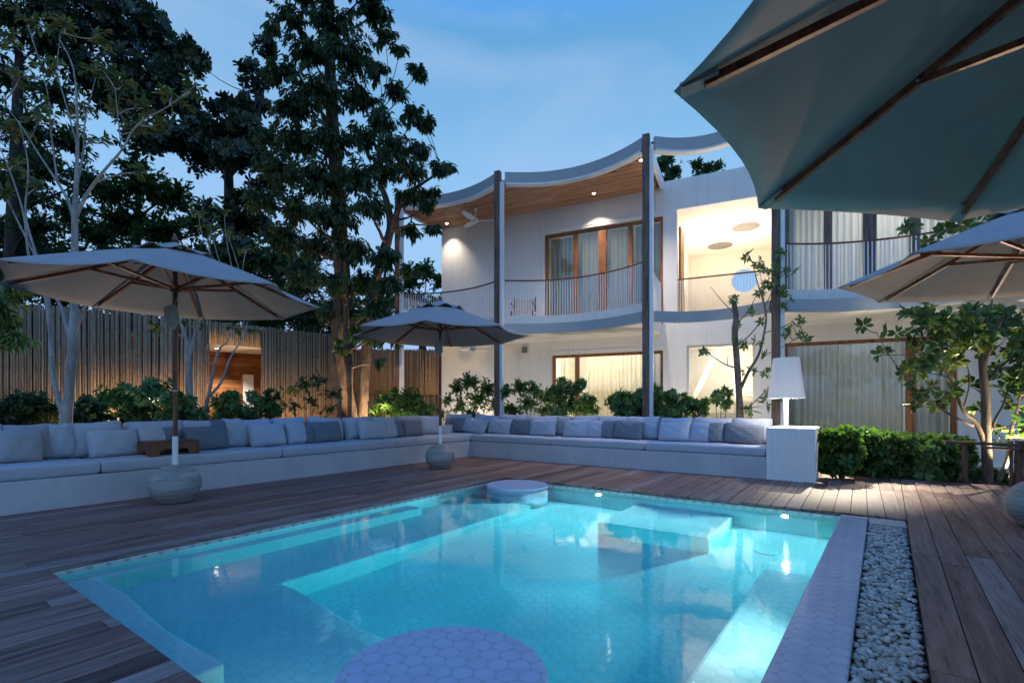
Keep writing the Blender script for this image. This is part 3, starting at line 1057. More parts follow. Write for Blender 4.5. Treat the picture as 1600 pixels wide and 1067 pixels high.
# ------------------------------------------------------------------ umbrellas
def umbrella(loc, rot, tilt=(0, 0), R=1.57, rim=2.371, apex=2.96, label=''):
    root = empty('umbrella', loc)
    root.rotation_euler = (tilt[0], tilt[1], rot)
    tag(root, label, 'umbrella', 'canvas umbrellas round the pool')
    mm = MB()
    prof = []
    for k in range(0, 25):
        a = -PI / 2 + PI * k / 24
        z = 0.205 + 0.225 * math.sin(a)
        prof.append((0.265 * math.cos(a) ** 0.92 if abs(math.cos(a)) > 1e-6 else 0.0, z))
    prof = [(r, z) for r, z in prof if z > 0.035]
    prof = [(prof[0][0] - 0.03, 0.0)] + [(prof[0][0] - 0.008, 0.012)] + prof
    mm.lathe(prof, 48)
    mm.build('stone_base', 'ball_concrete', root, smooth=True)
    mm = MB(); mm.tube([(0, 0, 0.38), (0, 0, 0.755)], 0.030, 20); mm.build('sleeve', 'lamp_white', root, smooth=False)
    mm = MB(); mm.tube([(0, 0, 0.70), (0, 0, apex)], 0.024, 20); mm.build('pole', 'teak', root)
    # canopy: eight panels, the hem of each hanging in a little
    mm = MB()
    nr, na = 10, 8
    idx = {}
    for k in range(8):
        a0, a1 = 2 * PI * k / 8, 2 * PI * (k + 1) / 8
        T0 = Vector((math.cos(a0), math.sin(a0), 0)) * R; T1 = Vector((math.cos(a1), math.sin(a1), 0)) * R
        for i in range(nr + 1):
            q = 0.13 + 0.87 * i / nr
            for j in range(na + 1):
                f = j / na
                if j == na:
                    continue
                base = T0.lerp(T1, f) * q
                sag = 4 * f * (1 - f)
                base *= 1 - 0.055 * sag * q ** 2
                z = apex - (apex - rim) * q - 0.028 * sag * q + 0.012 * math.sin(PI * q)
                idx[(k * na + j, i)] = len(mm.v)
                mm.v.append((base.x, base.y, z))
    N = 8 * na
    for c_ in range(N):
        for i in range(nr):
            mm.f.append((idx[(c_, i)], idx[(c_, i + 1)], idx[((c_ + 1) % N, i + 1)], idx[((c_ + 1) % N, i)])); mm.mi.append(0)
    can = mm.build('canopy', 'canopy_fabric', root, solid=0.005)
    for p in can.data.polygons:
        p.use_smooth = True
    # rib end pockets sewn to the canopy
    for k in range(8):
        mm = MB()
        a = 2 * PI * k / 8
        d = Vector((math.cos(a), math.sin(a), 0))
        p = d * (R * 0.90) + Vector((0, 0, apex - (apex - rim) * 0.90 - 0.022)); q = d * (R * 0.985) + Vector((0, 0, apex - (apex - rim) * 0.985 - 0.012))
        mm.bar(p, q, 0.062, 0.024)
        mm.build('pocket', 'canopy_fabric', can)
    # vent cap over the opening
    mm = MB()
    n = 64
    vs = [(0, 0, apex + 0.048)]; 
    for ring, (r, dz) in enumerate(((0.10, 0.005), (0.24, -0.055), (0.36, -0.108), (0.43, -0.142))):
        for k in range(n):
            a = 2 * PI * k / n
            oct_ = math.cos(PI / 8) / math.cos((a % (PI / 4)) - PI / 8)
            wav = 0.06 * (0.5 - 0.5 * math.cos(a * 8)) * (ring / 3) ** 1.5
            vs.append((r * oct_ * math.cos(a), r * oct_ * math.sin(a), apex + dz + wav))
    fs = [(0, 1 + k, 1 + (k + 1) % n) for k in range(n)]
    for rg in range(3):
        for k in range(n):
            p_, q_ = 1 + rg * n + k, 1 + rg * n + (k + 1) % n
            fs.append((p_, p_ + n, q_ + n, q_))
    mm.add(vs, fs)
    o = mm.build('vent_cap', 'canopy_fabric', root, solid=0.005, smooth=True)
    mm = MB(); mm.lathe([(0.026, apex + 0.05), (0.034, apex + 0.065), (0.03, apex + 0.09), (0.014, apex + 0.12), (0.0, apex + 0.135)], 16); mm.build('finial', 'teak', root, smooth=True)
    hubz = 2.47
    mm = MB(); mm.lathe([(0.04, hubz - 0.045), (0.055, hubz - 0.03), (0.055, hubz + 0.03), (0.04, hubz + 0.045)], 16); mm.build('runner', 'teak', root)
    mm = MB(); mm.lathe([(0.05, apex - 0.12), (0.06, apex - 0.10), (0.06, apex - 0.055), (0.045, apex - 0.045)], 16); mm.build('top_hub', 'teak', root)
    for k in range(8):
        a = 2 * PI * k / 8
        d = Vector((math.cos(a), math.sin(a), 0))
        zr = lambda q: apex - (apex - rim) * q - 0.032
        mm = MB(); mm.bar(d * 0.055 + Vector((0, 0, zr(0.04) - 0.03)), d * (R * 0.93) + Vector((0, 0, zr(0.93))), 0.024, 0.036)
        rib = mm.build('rib', 'teak_red', root)
        mm = MB(); q = 0.50
        mm.bar(d * 0.05 + Vector((0, 0, hubz)), d * (R * q) + Vector((0, 0, zr(q) - 0.022)), 0.020, 0.030)
        st_ = mm.build('strut', 'teak_red', root)
        mm = MB(); s_ = d.cross(Vector((0, 0, 1)))
        mm.tube([d * (R * q) + Vector((0, 0, zr(q) - 0.02)) - s_ * 0.017, d * (R * q) + Vector((0, 0, zr(q) - 0.02)) + s_ * 0.017], 0.006, 8)
        mm.build('pin', 'steel', st_)
    # pull cord and the cloth tie bag hanging from it
    mm = MB()
    mm.tube([(0.03, 0.0, apex - 0.12), (0.045, -0.01, hubz + 0.1), (0.03, -0.02, hubz - 0.10), (0.0, -0.04, hubz - 0.2)], 0.004, 6)
    mm.tube([(-0.028, 0.01, apex - 0.12), (-0.04, 0.0, hubz), (-0.035, -0.02, hubz - 0.2)], 0.004, 6)
    mm.build('pull_cord', 'rope', root)
    mm = MB()
    vs = [(-0.01, -0.045, hubz - 0.19), (-0.10, -0.055, hubz - 0.24), (-0.085, -0.06, hubz - 0.38), (0.0, -0.06, hubz - 0.50), (0.055, -0.05, hubz - 0.38), (0.03, -0.045, hubz - 0.22), (-0.03, -0.085, hubz - 0.34)]
    mm.add(vs, [(0, 1, 6), (1, 2, 6), (2, 3, 6), (3, 4, 6), (4, 5, 6), (5, 0, 6)])
    mm.build('tie_strap', 'canopy_fabric', root, solid=0.012)
    mm = MB(); mm.tube([(0, 0, 1.27), (0, 0, 1.29)], 0.027, 16); mm.build('joint_band', 'steel', root)
    return root
umbrella((-3.911, 5.686, 0), rad(23), label='open umbrella with ball base standing at the left by the long bench')
umbrella((-1.29, 8.80, 0), rad(0), label='open umbrella with ball base standing near the bench corner')
umbrella((4.84, 4.45, 0), rad(20 - 6), label='open umbrella at right, its ball base cut by the frame beside the stepping deck')
tx, ty = -0.071, 0.034
M = Matrix.Rotation(ty, 4, 'Y') @ Matrix.Rotation(tx, 4, 'X')
eu = M.to_euler()
base = Vector((2.165, 1.45, 2.342)) - M @ Vector((0, 0, 2.371))
u_near = umbrella((base.x, base.y, base.z), 0, R=1.60, label='largest umbrella, close overhead at upper right, seen from below')
u_near.rotation_euler = (M @ Matrix.Rotation(rad(29 - 2.5), 4, 'Z')).to_euler()
# ------------------------------------------------------------------ the house (local x = u, y = -w, into the house)
house = empty('house', W0, HA)
tag(house, 'white two-storey house with scalloped balconies and timber soffit behind the pool', 'house')

def wall_with_openings(u0, u1, z0, z1, th, ops, name='wall', mat='white_wall', y0=0.0, parent=None):
    us = sorted(set([u0, u1] + [a for o in ops for a in (o[0], o[1])]))
    zs = sorted(set([z0, z1] + [a for o in ops for a in (o[2], o[3])]))
    us = [u for u in us if u0 <= u <= u1]; zs = [z for z in zs if z0 <= z <= z1]
    nu, nz = len(us) - 1, len(zs) - 1
    def solid(i, j):
        if i < 0 or j < 0 or i >= nu or j >= nz:
            return False
        cu, cz = (us[i] + us[i + 1]) / 2, (zs[j] + zs[j + 1]) / 2
        return not any(o[0] < cu < o[1] and o[2] < cz < o[3] for o in ops)
    mm = MB(); vid = {}
    def V(i, j, k):
        if (i, j, k) not in vid:
            vid[(i, j, k)] = len(mm.v); mm.v.append((us[i], y0 + (0 if k == 0 else th), zs[j]))
        return vid[(i, j, k)]
    def F(*q):
        mm.f.append(q); mm.mi.append(0)
    for i in range(nu):
        for j in range(nz):
            if not solid(i, j):
                continue
            F(V(i, j, 0), V(i + 1, j, 0), V(i + 1, j + 1, 0), V(i, j + 1, 0))
            F(V(i, j, 1), V(i, j + 1, 1), V(i + 1, j + 1, 1), V(i + 1, j, 1))
            if not solid(i - 1, j): F(V(i, j, 0), V(i, j + 1, 0), V(i, j + 1, 1), V(i, j, 1))
            if not solid(i + 1, j): F(V(i + 1, j, 0), V(i + 1, j, 1), V(i + 1, j + 1, 1), V(i + 1, j + 1, 0))
            if not solid(i, j - 1): F(V(i, j, 0), V(i, j, 1), V(i + 1, j, 1), V(i + 1, j, 0))
            if not solid(i, j + 1): F(V(i, j + 1, 0), V(i + 1, j + 1, 0), V(i + 1, j + 1, 1), V(i, j + 1, 1))
    return mm.build(name, mat, parent or house)

FL = 3.05
G1 = (3.445, 6.285, 0.06, 2.45)
ST = (6.82, 8.26, 0.30, 2.53)
G2 = (8.83, 11.75, 0.06, 2.48)
U1 = (3.23, 6.285, 3.07, 5.67)
LO = (6.60, 8.80, 3.06, 5.755)
U2 = (8.84, 12.4, 3.07, 5.75)
UEND = 16.0
wall_with_openings(0, UEND, -0.05, 6.47, 0.22, [G1, ST, G2, U1, LO, U2])
DEEP = 4.2
m = MB()
m.box(0.0, 0.22, 0.222, DEEP, -0.05, 6.3)                 # left end
m.box(UEND - 0.22, UEND, 0.222, DEEP, -0.05, 6.3)
m.build('side_wall', 'white_wall', house)
# rear wall with the round window of the loggia
rw = (8.80 - 6.6)
m = MB()
m.box(0.0, 6.36, DEEP, DEEP + 0.2, -0.05, 6.3)
m.box(9.04, UEND, DEEP, DEEP + 0.2, -0.05, 6.3)
m.box(6.36, 9.04, DEEP, DEEP + 0.2, -0.05, 3.0)
m.build('rear_wall', 'white_wall', house)
rwu, rwz, rwr = uw(Vector(((1163 - CX) / FPX * 14.76, 14.76, 0)))[0], 4.90, 0.375
def holed_panel(mm, u0, u1, z0, z1, cu, cz, r, ya, yb, n=48):
    outer = []
    for k in range(n):
        a = 2 * PI * k / n
        dx, dz = math.cos(a), math.sin(a)
        s = min(((u1 - cu) / dx if dx > 0 else (u0 - cu) / dx) if abs(dx) > 1e-9 else 1e9, ((z1 - cz) / dz if dz > 0 else (z0 - cz) / dz) if abs(dz) > 1e-9 else 1e9)
        outer.append((cu + dx * s, cz + dz * s))
    inner = [(cu + r * math.cos(2 * PI * k / n), cz + r * math.sin(2 * PI * k / n)) for k in range(n)]
    vs = [(x, ya, z) for x, z in outer] + [(x, ya, z) for x, z in inner] + [(x, yb, z) for x, z in outer] + [(x, yb, z) for x, z in inner]
    fs = []
    for k in range(n):
        j = (k + 1) % n
        fs += [(k, j, n + j, n + k), (2 * n + j, 2 * n + k, 3 * n + k, 3 * n + j), (n + k, n + j, 3 * n + j, 3 * n + k)]
    mm.add(vs, fs)
m = MB()
holed_panel(m, 6.361, 9.039, 3.0, 6.3, rwu, rwz, rwr, DEEP + 0.001, DEEP + 0.199)
rwall = m.build('rear_wall', 'interior_wall', house)
m = MB()
vs = []; n = 48
for r, y in ((rwr - 0.001, DEEP + 0.06), (rwr - 0.03, DEEP + 0.06), (rwr - 0.03, DEEP + 0.12), (rwr - 0.001, DEEP + 0.12)):
    for k in range(n):
        vs.append((rwu + r * math.cos(2 * PI * k / n), y, rwz + r * math.sin(2 * PI * k / n)))
m.add(vs, [(i * n + k, i * n + (k + 1) % n, ((i + 1) % 4) * n + (k + 1) % n, ((i + 1) % 4) * n + k) for i in range(4) for k in range(n)])
rwf = m.build('round_window', 'white_paint', house)
# floors, ceilings and partitions
m = MB()
m.box(0.222, UEND - 0.222, 0.222, DEEP - 0.002, -0.05, 0.05)
m.box(0.222, 6.40, 0.222, DEEP - 0.002, 2.8, 3.05)
m.box(6.402, 9.0, 0.003, DEEP - 0.002, 2.8, 3.05) if False else m.box(6.402, 9.0, 0.222, DEEP - 0.002, 2.8, 3.05)
m.box(9.002, UEND - 0.222, 0.222, DEEP - 0.002, 2.8, 3.05)
m.build('floor_slab', 'interior_wall', house)
m = MB()
for u in (2.6, 6.38, 8.90):
    m.box(u, u + 0.13, 0.223, DEEP - 0.003, 0.052, 2.798)
for u in (2.6, 6.38, 8.90):
    m.box(u, u + 0.13, 0.223, DEEP - 0.003, 3.052, 5.90)
m.build('partition', 'interior_wall', house)
m = MB()
m.box(0.222, UEND - 0.222, 0.222, DEEP - 0.002, 5.905, 6.15)
m.build('flat_roof', 'white_wall', house)
m = MB()
m.box(6.512, 8.898, 0.0 + 0.223, DEEP - 0.004, 5.765, 5.90)
log_c = m.build('loggia_ceiling', 'interior_wall', house)
# flat discs on the loggia ceiling, dark grey to stand for recess shade
for (px, py) in ((1165, 355), (1125, 384)):
    y = FPX * (5.765 - EYE) / (HY - py)
    u, w_ = uw(Vector(((px - CX) / FPX * y, y, 0)))
    m = MB(); m.lathe([(0.34, 5.757), (0.34, 5.7645), (0.0, 5.7645)][:2] + [(0.32, 5.7648)], 40, (u, -w_, 0))
    m.build('ceiling_disc', 'recess_shade_grey', log_c)
# loggia door leaf in its frame on the left and the low plinth at the back
m = MB(); m.box(6.612, 6.655, 0.30, 1.15, 3.055, 5.45)
dr = m.build('door', 'frame_wood', house)
m = MB(); m.tube([(6.67, 1.02, 4.05), (6.70, 1.02, 4.05), (6.70, 1.02, 4.20)], 0.012, 8); m.build('handle', 'steel', dr)
m = MB(); m.box(6.52, 7.9, 3.2, DEEP - 0.01, 3.052, 3.85)
m.build('plinth', 'white_wall', house)

# plain fascia bracket wall vent
vy = 13.26
v = at(820, 547, vy); u_, w_ = uw(v)
m = MB(); m.box(u_ - 0.075, u_ + 0.075, -0.035, 0.001, 2.55, 2.71)
for k in range(5):
    m.box(u_ - 0.06, u_ + 0.06, -0.04, -0.036, 2.575 + k * 0.025, 2.588 + k * 0.025)
m.build('wall_vent', 'vent_grey', house)

# windows: timber frame with mullions, glass between
def window(op, mull, name='window', fr=0.07, depth=0.10, y=0.07, header=None, mat='frame_wood', gl='window_glass', handles=()):
    u0, u1, z0, z1 = op
    root = empty(name, (0, 0, 0), 0, house)
    mm = MB()
    e = 0.002
    mm.box(u0 + e, u1 - e, y, y + depth, z1 - fr, z1 - e)
    mm.box(u0 + e, u1 - e, y, y + depth, z0 + e, z0 + fr)
    mm.box(u0 + e, u0 + fr, y, y + depth, z0 + fr, z1 - fr)
    mm.box(u1 - fr, u1 - e, y, y + depth, z0 + fr, z1 - fr)
    for c, wd in mull:
        mm.box(c - wd / 2, c + wd / 2, y + 0.001, y + depth - 0.001, z0 + fr, z1 - fr)
    mm.build('frame', mat, root, bevel=0.004)
    edges = [u0 + fr] + [x for c, wd in mull for x in (c - wd / 2, c + wd / 2)] + [u1 - fr]
    for i in range(0, len(edges), 2):
        mm = MB(); mm.box(edges[i], edges[i + 1], y + 0.045, y + 0.053, z0 + fr, z1 - fr)
        mm.build('pane', gl, root)
    for (hu, hz) in handles:
        mm = MB(); mm.box(hu - 0.008, hu + 0.008, y - 0.035, y - 0.022, hz - 0.09, hz + 0.09); mm.box(hu - 0.006, hu + 0.006, y - 0.024, y, hz - 0.02, hz)
        mm.build('handle', 'steel', root)
    return root
def u_at(px):
    r = (px - CX) / FPX
    y = 13.425 / (1 + 0.471 * r)
    return (r * y + 2.07) / 0.9047
window(G1, [(u_at(900), 0.10), (u_at(1011), 0.06)])
window(G2, [(u_at(1425), 0.13)], handles=((u_at(1425), 1.05),))
window(U1, [(u_at(897.5), 0.10), (u_at(940), 0.20), (u_at(984), 0.10)], handles=((u_at(938), 4.10),))
window(U2, [(u_at(1295), 0.14), (u_at(1361), 0.22), (u_at(1433), 0.16)], handles=((u_at(1357), 4.10),), fr=0.09, mat='post_wood')
window(ST, [], fr=0.045, mat='white_paint', y=0.12)
# slim white reveal trims that frame the openings
m = MB()
for (u0, u1, z0, z1) in (G1, U1):
    m.box(u0 - 0.05, u0 - 0.001, -0.012, 0.0, z0, z1 + 0.05)
    m.box(u0 - 0.05, u1 + 0.05, -0.012, 0.0, z1 + 0.051, z1 + 0.10)
m.build('reveal_trim', 'white_paint', house)

# stair flight behind the lower white window
st = empty('stair', (0, 0, 0), 0, house)
m = MB()
def sloped(mm, ua, za, ub, zb, ya, yb, th):
    vs = [(ua, ya, za), (ub, ya, zb), (ub, yb, zb), (ua, yb, za), (ua, ya, za + th), (ub, ya, zb + th), (ub, yb, zb + th), (ua, yb, za + th)]
    mm.add(vs, [(0, 1, 2, 3), (7, 6, 5, 4), (0, 4, 5, 1), (1, 5, 6, 2), (2, 6, 7, 3), (3, 7, 4, 0)])
sloped(m, 6.62, 0.65, 7.55, 2.75, 1.25, 2.3, 0.22)
m.build('stringer', 'interior_wall', st)
m = MB()
for k in range(14):
    m.box(7.80, 8.85, 1.5, 1.9, 0.952 + k * 0.13, 0.952 + k * 0.13 + 0.118)
m.build('louvre', 'interior_wall', st)
m = MB(); m.box(6.515, 8.885, 1.1, 1.18, 0.055, 0.95); m.build('half_wall', 'interior_wall', st)

# posts: timber face with a white steel leg behind
POSTS = [(-0.20, 1.75), (2.81, 1.88), (6.24, 1.98), (8.56, 2.05), (12.3, 2.15), (15.8, 2.25)]
for (pu, pw) in POSTS:
    p = empty('post', (pu, -pw, 0), 0, house)
    m = MB(); m.box(-0.075, 0.065, -0.06, 0.06, -0.05, 6.615); m.build('timber_face', 'post_wood', p, bevel=0.004)
    m = MB(); m.box(0.067, 0.135, -0.045, 0.06, -0.05, 6.34); m.box(-0.07, 0.06, 0.062, 0.11, -0.05, 6.35); m.build('steel_leg', 'white_paint', p)

SAG = [0.42, 0.60, 0.55, 0.60, 0.6]
def bay(i, n=24, off=0.0, a=0.0, b=1.0):
    (ua, wa), (ub, wb) = POSTS[i], POSTS[i + 1]
    out = []
    for k in range(n + 1):
        f = a + (b - a) * k / n
        out.append((ua + (ub - ua) * f, -(wa + (wb - wa) * f - SAG[i] * 4 * f * (1 - f)) + off))
    return out

def band(name, i, z0, z1, th, mat, off=0.0, parent=None, inset=0.0):
    mm = MB(); L_ = POSTS[i + 1][0] - POSTS[i][0]
    mm.strip(bay(i, 28, off, (0.136 + inset) / L_, 1 - (0.077 + inset) / L_), th, z0, z1)
    return mm.build(name, mat, parent or house)
for i in range(5):
    band('roof_band', i, 6.36, 6.60, 0.07, 'band_grey')
    band('roof_band', i, 6.315, 6.357, 0.16, 'white_paint', off=0.05)
    band('floor_band', i, 2.82, 3.045, 0.08, 'band_grey')
m = MB()
def deck_poly(mm, bays, z0, z1, ywall, off=0.05):
    pts = []
    for i in bays:
        pts += [(x, y + off) for x, y in bay(i, 20)]
    u0, u1 = pts[0][0], pts[-1][0]
    poly = pts + [(u1, ywall), (u0, ywall)]
    # triangulated as strips so the scalloped outline stays exact
    vs = []
    for x, y in pts:
        vs += [(x, y, z0), (x, ywall, z0), (x, y, z1), (x, ywall, z1)]
    fs = []
    for k in range(len(pts) - 1):
        a = k * 4; b = a + 4
        fs += [(a, a + 1, b + 1, b), (a + 2, b + 2, b + 3, a + 3), (a, b, b + 2, a + 2), (a + 1, a + 3, b + 3, b + 1)]
    n_ = (len(pts) - 1) * 4
    fs += [(0, 2, 3, 1), (n_, n_ + 1, n_ + 3, n_ + 2)]
    mm.add(vs, fs)
deck_poly(m, (0, 1), 2.83, 3.04, -0.004)
m.build('balcony_slab', 'white_wall', house)
m = MB(); deck_poly(m, (3, 4), 2.83, 3.04, -0.004)
m.build('balcony_slab', 'white_wall', house)
# raised kerb behind the rods
for i in (0, 1, 3, 4):
    band('balcony_kerb', i, 3.047, 3.24, 0.05, 'white_wall', off=0.07, inset=0.02)

# roof over the left balcony: boarded soffit, thin deck above
m = MB(); deck_poly(m, (0, 1), 6.36, 6.46, -0.003, off=0.09)
m.build('roof_deck', 'white_wall', house)
m = MB()
y = -2.0
pts = bay(0, 40) + bay(1, 40)[1:]
pw_ = 0.085
while y < -0.01:
    y2 = min(y + pw_ - 0.006, -0.006)
    # each soffit plank runs along the facade where it lies inside the scallops
    run = None
    for k in range(len(pts) - 1):
        inside = (pts[k][1] + 0.10) < y
        if inside and run is None:
            run = pts[k][0]
        if (not inside or k == len(pts) - 2) and run is not None:
            e_ = pts[k][0]
            x = run
            while x < e_ - 0.02:
                x2 = min(x + random.uniform(1.2, 2.6), e_)
                m.box(x + 0.002, x2 - 0.002, y, y2, 6.318 + random.uniform(0, 0.003), 6.345)
                x = x2
            run = None
    y += pw_
m.build('soffit', 'soffit_wood', house)
m = MB(); deck_poly(m, (0, 1), 6.347, 6.357, -0.004, off=0.10); m.build('soffit_backing', 'dark_metal', house)
m = MB()
m.box(6.225, 6.30, -1.90, -0.003, 6.30, 6.52)
m.box(-0.25, -0.19, -1.66, -0.003, 6.30, 6.46)
m.build('roof_fascia', 'white_paint', house)

# railings: thin brown rail over slim white rods
def railing(name, path, z0, z1, step=0.062):
    root = empty(name, (0, 0, 0), 0, house)
    P3 = [Vector((x, y, 0)) for x, y in path]
    mm = MB(); mm.tube([p + Vector((0, 0, z1)) for p in P3], 0.019, 8); mm.build('top_rail', 'teak', root, smooth=True)
    acc = 0.0; mm = MB(); nxt = step
    for a, b in zip(P3[:-1], P3[1:]):
        L_ = (b - a).length
        while nxt <= acc + L_:
            p = a.lerp(b, (nxt - acc) / L_)
            mm.box(p.x - 0.008, p.x + 0.008, p.y - 0.006, p.y + 0.006, z0, z1)
            nxt += step
        acc += L_
    mm.build('rods', 'white_paint', root)
    return root
for i in (0, 1, 3, 4):
    railing('railing', bay(i, 28, 0.0, 0.136 / (POSTS[i + 1][0] - POSTS[i][0]), 1 - 0.077 / (POSTS[i + 1][0] - POSTS[i][0])), 3.046, 4.06)
railing('railing', [(6.24, -1.85), (6.24, -0.02)], 3.046, 4.06)
railing('railing', [(6.61, 0.03), (8.79, 0.03)], 3.06, 4.10)
railing('railing', [(8.56, -1.95), (8.62, -0.02)], 3.046, 4.06)
railing('railing', [(-0.2, -1.65), (-0.2, -0.02)], 3.046, 4.06)

# downlights in soffit, balcony ceiling and loggia
def downlight(px, py, z, energy, spot=95, col=WARM2, nolamp=False):
    y = FPX * (z - EYE) / (HY - py)
    p = Vector(((px - CX) / FPX * y, y, z))
    u, w_ = uw(p)
    mm = MB(); mm.lathe([(0.055, -0.006), (0.055, 0.0), (0.042, 0.002)], 20, (u, -w_, z - 0.003))
    d = mm.build('downlight', 'white_paint', house)
    mm = MB(); mm.lathe([(0.038, -0.009), (0.038, -0.0065), (0.0, -0.0065)][:2], 16, (u, -w_, z - 0.003))
    mm.build('lens', 'downlight_glow', d)
    if not nolamp:
        lamp('downlight_lamp', 'SPOT', HP(u, w_, z - 0.03), energy, col, 0.03, HP(u, w_, z - 1), spot, 0.95)
SZf = 6.318
downlight(698, 349, SZf, SOFW * 0.4, 96); downlight(928, 302, SZf, SOFW, 100); downlight(1002, 250, SZf, SOFW * 1.3, 120)
downlight(828, 309, SZf, 0, nolamp=True) if False else None
downlight(1080, 344, 5.765, LOGW * 0.3, 130)
# uplights set in the planting wash the ground floor wall and the balcony ceilings
for (uu, ww) in ((1.3, 1.0), (4.6, 1.3), (7.4, 1.2), (10.4, 1.2)):
    lamp('wall_washer', 'SPOT', HP(uu, ww, 0.12), BALW * (0.45 if uu > 9 else 1.0), WARM2, 0.05, HP(uu, ww - 0.75, 2.8), 150, 0.8)
# lamps standing for the lit rooms; the right-hand rooms only get added fill
lamp('loggia_lamp', 'AREA', HP(7.6, -2.0, 4.25), LOGW, WARM2, 1.4, HP(7.6, -2.0, 9))
lamp('room_or_fill_lamp', 'AREA', HP(4.6, -2.0, 1.5), ROOMW, (1.0, 0.87, 0.69), 1.6, HP(4.6, -1.7, 9))
lamp('room_or_fill_lamp', 'AREA', HP(4.6, -1.6, 5.60), ROOMW * 0.12, (1, .95, .85), 1.0, HP(4.6, -1.2, 0))
lamp('stair_lamp', 'AREA', HP(7.6, -0.65, 1.2), STAIRW, WARM2, 0.7, HP(7.6, -0.9, 9))
lamp('stair_lamp', 'POINT', HP(7.9, -3.0, 2.4), STAIRW * 0.8, WARM2, 0.1)
lamp('room_or_fill_lamp', 'AREA', HP(10.6, -1.6, 2.70), ROOMW * 0.34, (0.92, 0.97, 1), 2.0, HP(10.6, -1.2, 0))  # unlit room: added to brighten its curtain from behind
lamp('room_or_fill_lamp', 'AREA', HP(10.8, -1.6, 5.60), ROOMW * 0.45, (1, .96, .9), 1.6, HP(10.8, -1.0, 0))  # no lit lamp in this room; added fill for the upper curtains

# curtains: pleated cloth hung inside each window
def curtain(u0, u1, z0, z1, mat, label, y=0.42, pleat=0.115, amp=0.035, group='curtains in the house windows'):
    mm = MB()
    n = int((u1 - u0) / 0.0125)
    ph = random.uniform(0, 9)
    cols = []
    for i in range(n + 1):
        x = u0 + (u1 - u0) * i / n
        q = 2 * PI * (x + 0.02 * math.sin(x * 5 + ph)) / pleat
        yy = y + amp * math.sin(q) + amp * 0.4 * math.sin(q * 0.37 + ph)
        cols.append((x, yy))
    nz = 4
    for x, yy in cols:
        for k in range(nz + 1):
            f = k / nz
            mm.v.append((x - u0, y * 0 + (yy - y) * (1.15 - 0.35 * f), (z1 - z0) * f))
    for i in range(n):
        for k in range(nz):
            a_ = i * (nz + 1) + k
            mm.f.append((a_, a_ + nz + 1, a_ + nz + 2, a_ + 1)); mm.mi.append(0)
    o = mm.build('curtain', mat, loc=HP(u0, -y, z0), rotz=HA, smooth=True)
    return tag(o, label, 'curtain', group)
curtain(u_at(909), u_at(1009), 0.09, 2.43, 'curtain_warm', 'warm glowing curtain in the lit ground-floor window behind the shrubs')
curtain(u_at(1014), 6.25, 0.09, 2.43, 'curtain_grey', 'dull grey-green curtain beside the second timber post on the ground floor')
curtain(u_at(868), u_at(880), 0.09, 2.43, 'curtain_warm', 'narrow bunched curtain at the left end of the lit ground-floor window')
curtain(3.28, u_at(893), 3.09, 5.64, 'curtain_grey', 'grey curtain in the left pane of the upper balcony doors')
curtain(u_at(902), u_at(931), 3.09, 5.64, 'curtain_white', 'pale curtain left of the middle stile of the upper balcony doors')
curtain(u_at(948), u_at(980), 3.09, 5.64, 'curtain_white', 'pale curtain right of the middle stile of the upper balcony doors')
curtain(u_at(988), 6.25, 3.09, 5.64, 'curtain_grey', 'grey curtain behind the post at the right of the upper balcony doors')
curtain(8.90, u_at(1420), 0.09, 2.45, 'curtain_grey', 'wide grey-green curtain behind the pedestal lamp')
curtain(u_at(1431), 11.72, 0.09, 2.45, 'curtain_grey', 'grey-green curtain behind the glossy-leaved tree at right')
curtain(8.95, u_at(1290), 3.09, 5.72, 'curtain_white', 'bright curtain next to the fourth post on the right balcony')
curtain(u_at(1300), u_at(1353), 3.09, 5.72, 'curtain_white', 'bright curtain in the second pane of the right balcony')
curtain(u_at(1369), u_at(1427), 3.09, 5.72, 'curtain_white', 'bright curtain in the third pane of the right balcony')
curtain(u_at(1439), 12.35, 3.09, 5.72, 'curtain_white', 'bright curtain above the right-hand umbrella on the right balcony')

# ceiling fans
def fan(px, py, zc, y, label, drop=0.28, r=0.62):
    v = at(px, py, y)
    root = empty('ceiling_fan', (v.x, v.y, zc), HA + 0.5)
    tag(root, label, 'ceiling fan', 'white three-bladed ceiling fans')
    mm = MB(); mm.lathe([(0.05, -0.05), (0.055, -0.01), (0.045, -0.001)], 16); mm.tube([(0, 0, -drop), (0, 0, -0.04)], 0.014, 10); mm.build('rod', 'white_paint', root)
    mm = MB(); mm.lathe([(0.0, -drop - 0.11), (0.06, -drop - 0.10), (0.085, -drop - 0.06), (0.08, -drop - 0.01), (0.04, -drop + 0.02)], 20); mm.build('motor', 'white_paint', root, smooth=True)
    for k in range(3):
        a = 2 * PI * k / 3
        mm = MB()
        Mx = Matrix.Rotation(a, 4, 'Z') @ Matrix.Translation((0, 0, -drop - 0.05)) @ Matrix.Rotation(0.22, 4, 'X')
        n_ = 6; vs = []
        for i in range(n_ + 1):
            f = i / n_
            wd = 0.05 + 0.035 * math.sin(PI * min(1, f * 1.1))
            x = 0.07 + (r - 0.07) * f
            for yy, z in ((-wd, 0), (wd, 0), (wd, 0.008), (-wd, 0.008)):
                vs.append(Mx @ Vector((x, yy, z + 0.02 * f)))
        fs = []
        for i in range(n_):
            b = i * 4
            fs += [(b, b + 1, b + 5, b + 4), (b + 1, b + 2, b + 6, b + 5), (b + 2, b + 3, b + 7, b + 6), (b + 3, b, b + 4, b + 7)]
        fs += [(3, 2, 1, 0), (n_ * 4, n_ * 4 + 1, n_ * 4 + 2, n_ * 4 + 3)]
        mm.add(vs, fs)
        mm.build('blade', 'white_paint', root)
fan(743, 347, 6.316, 12.9, 'white ceiling fan under the timber soffit of the upper balcony')
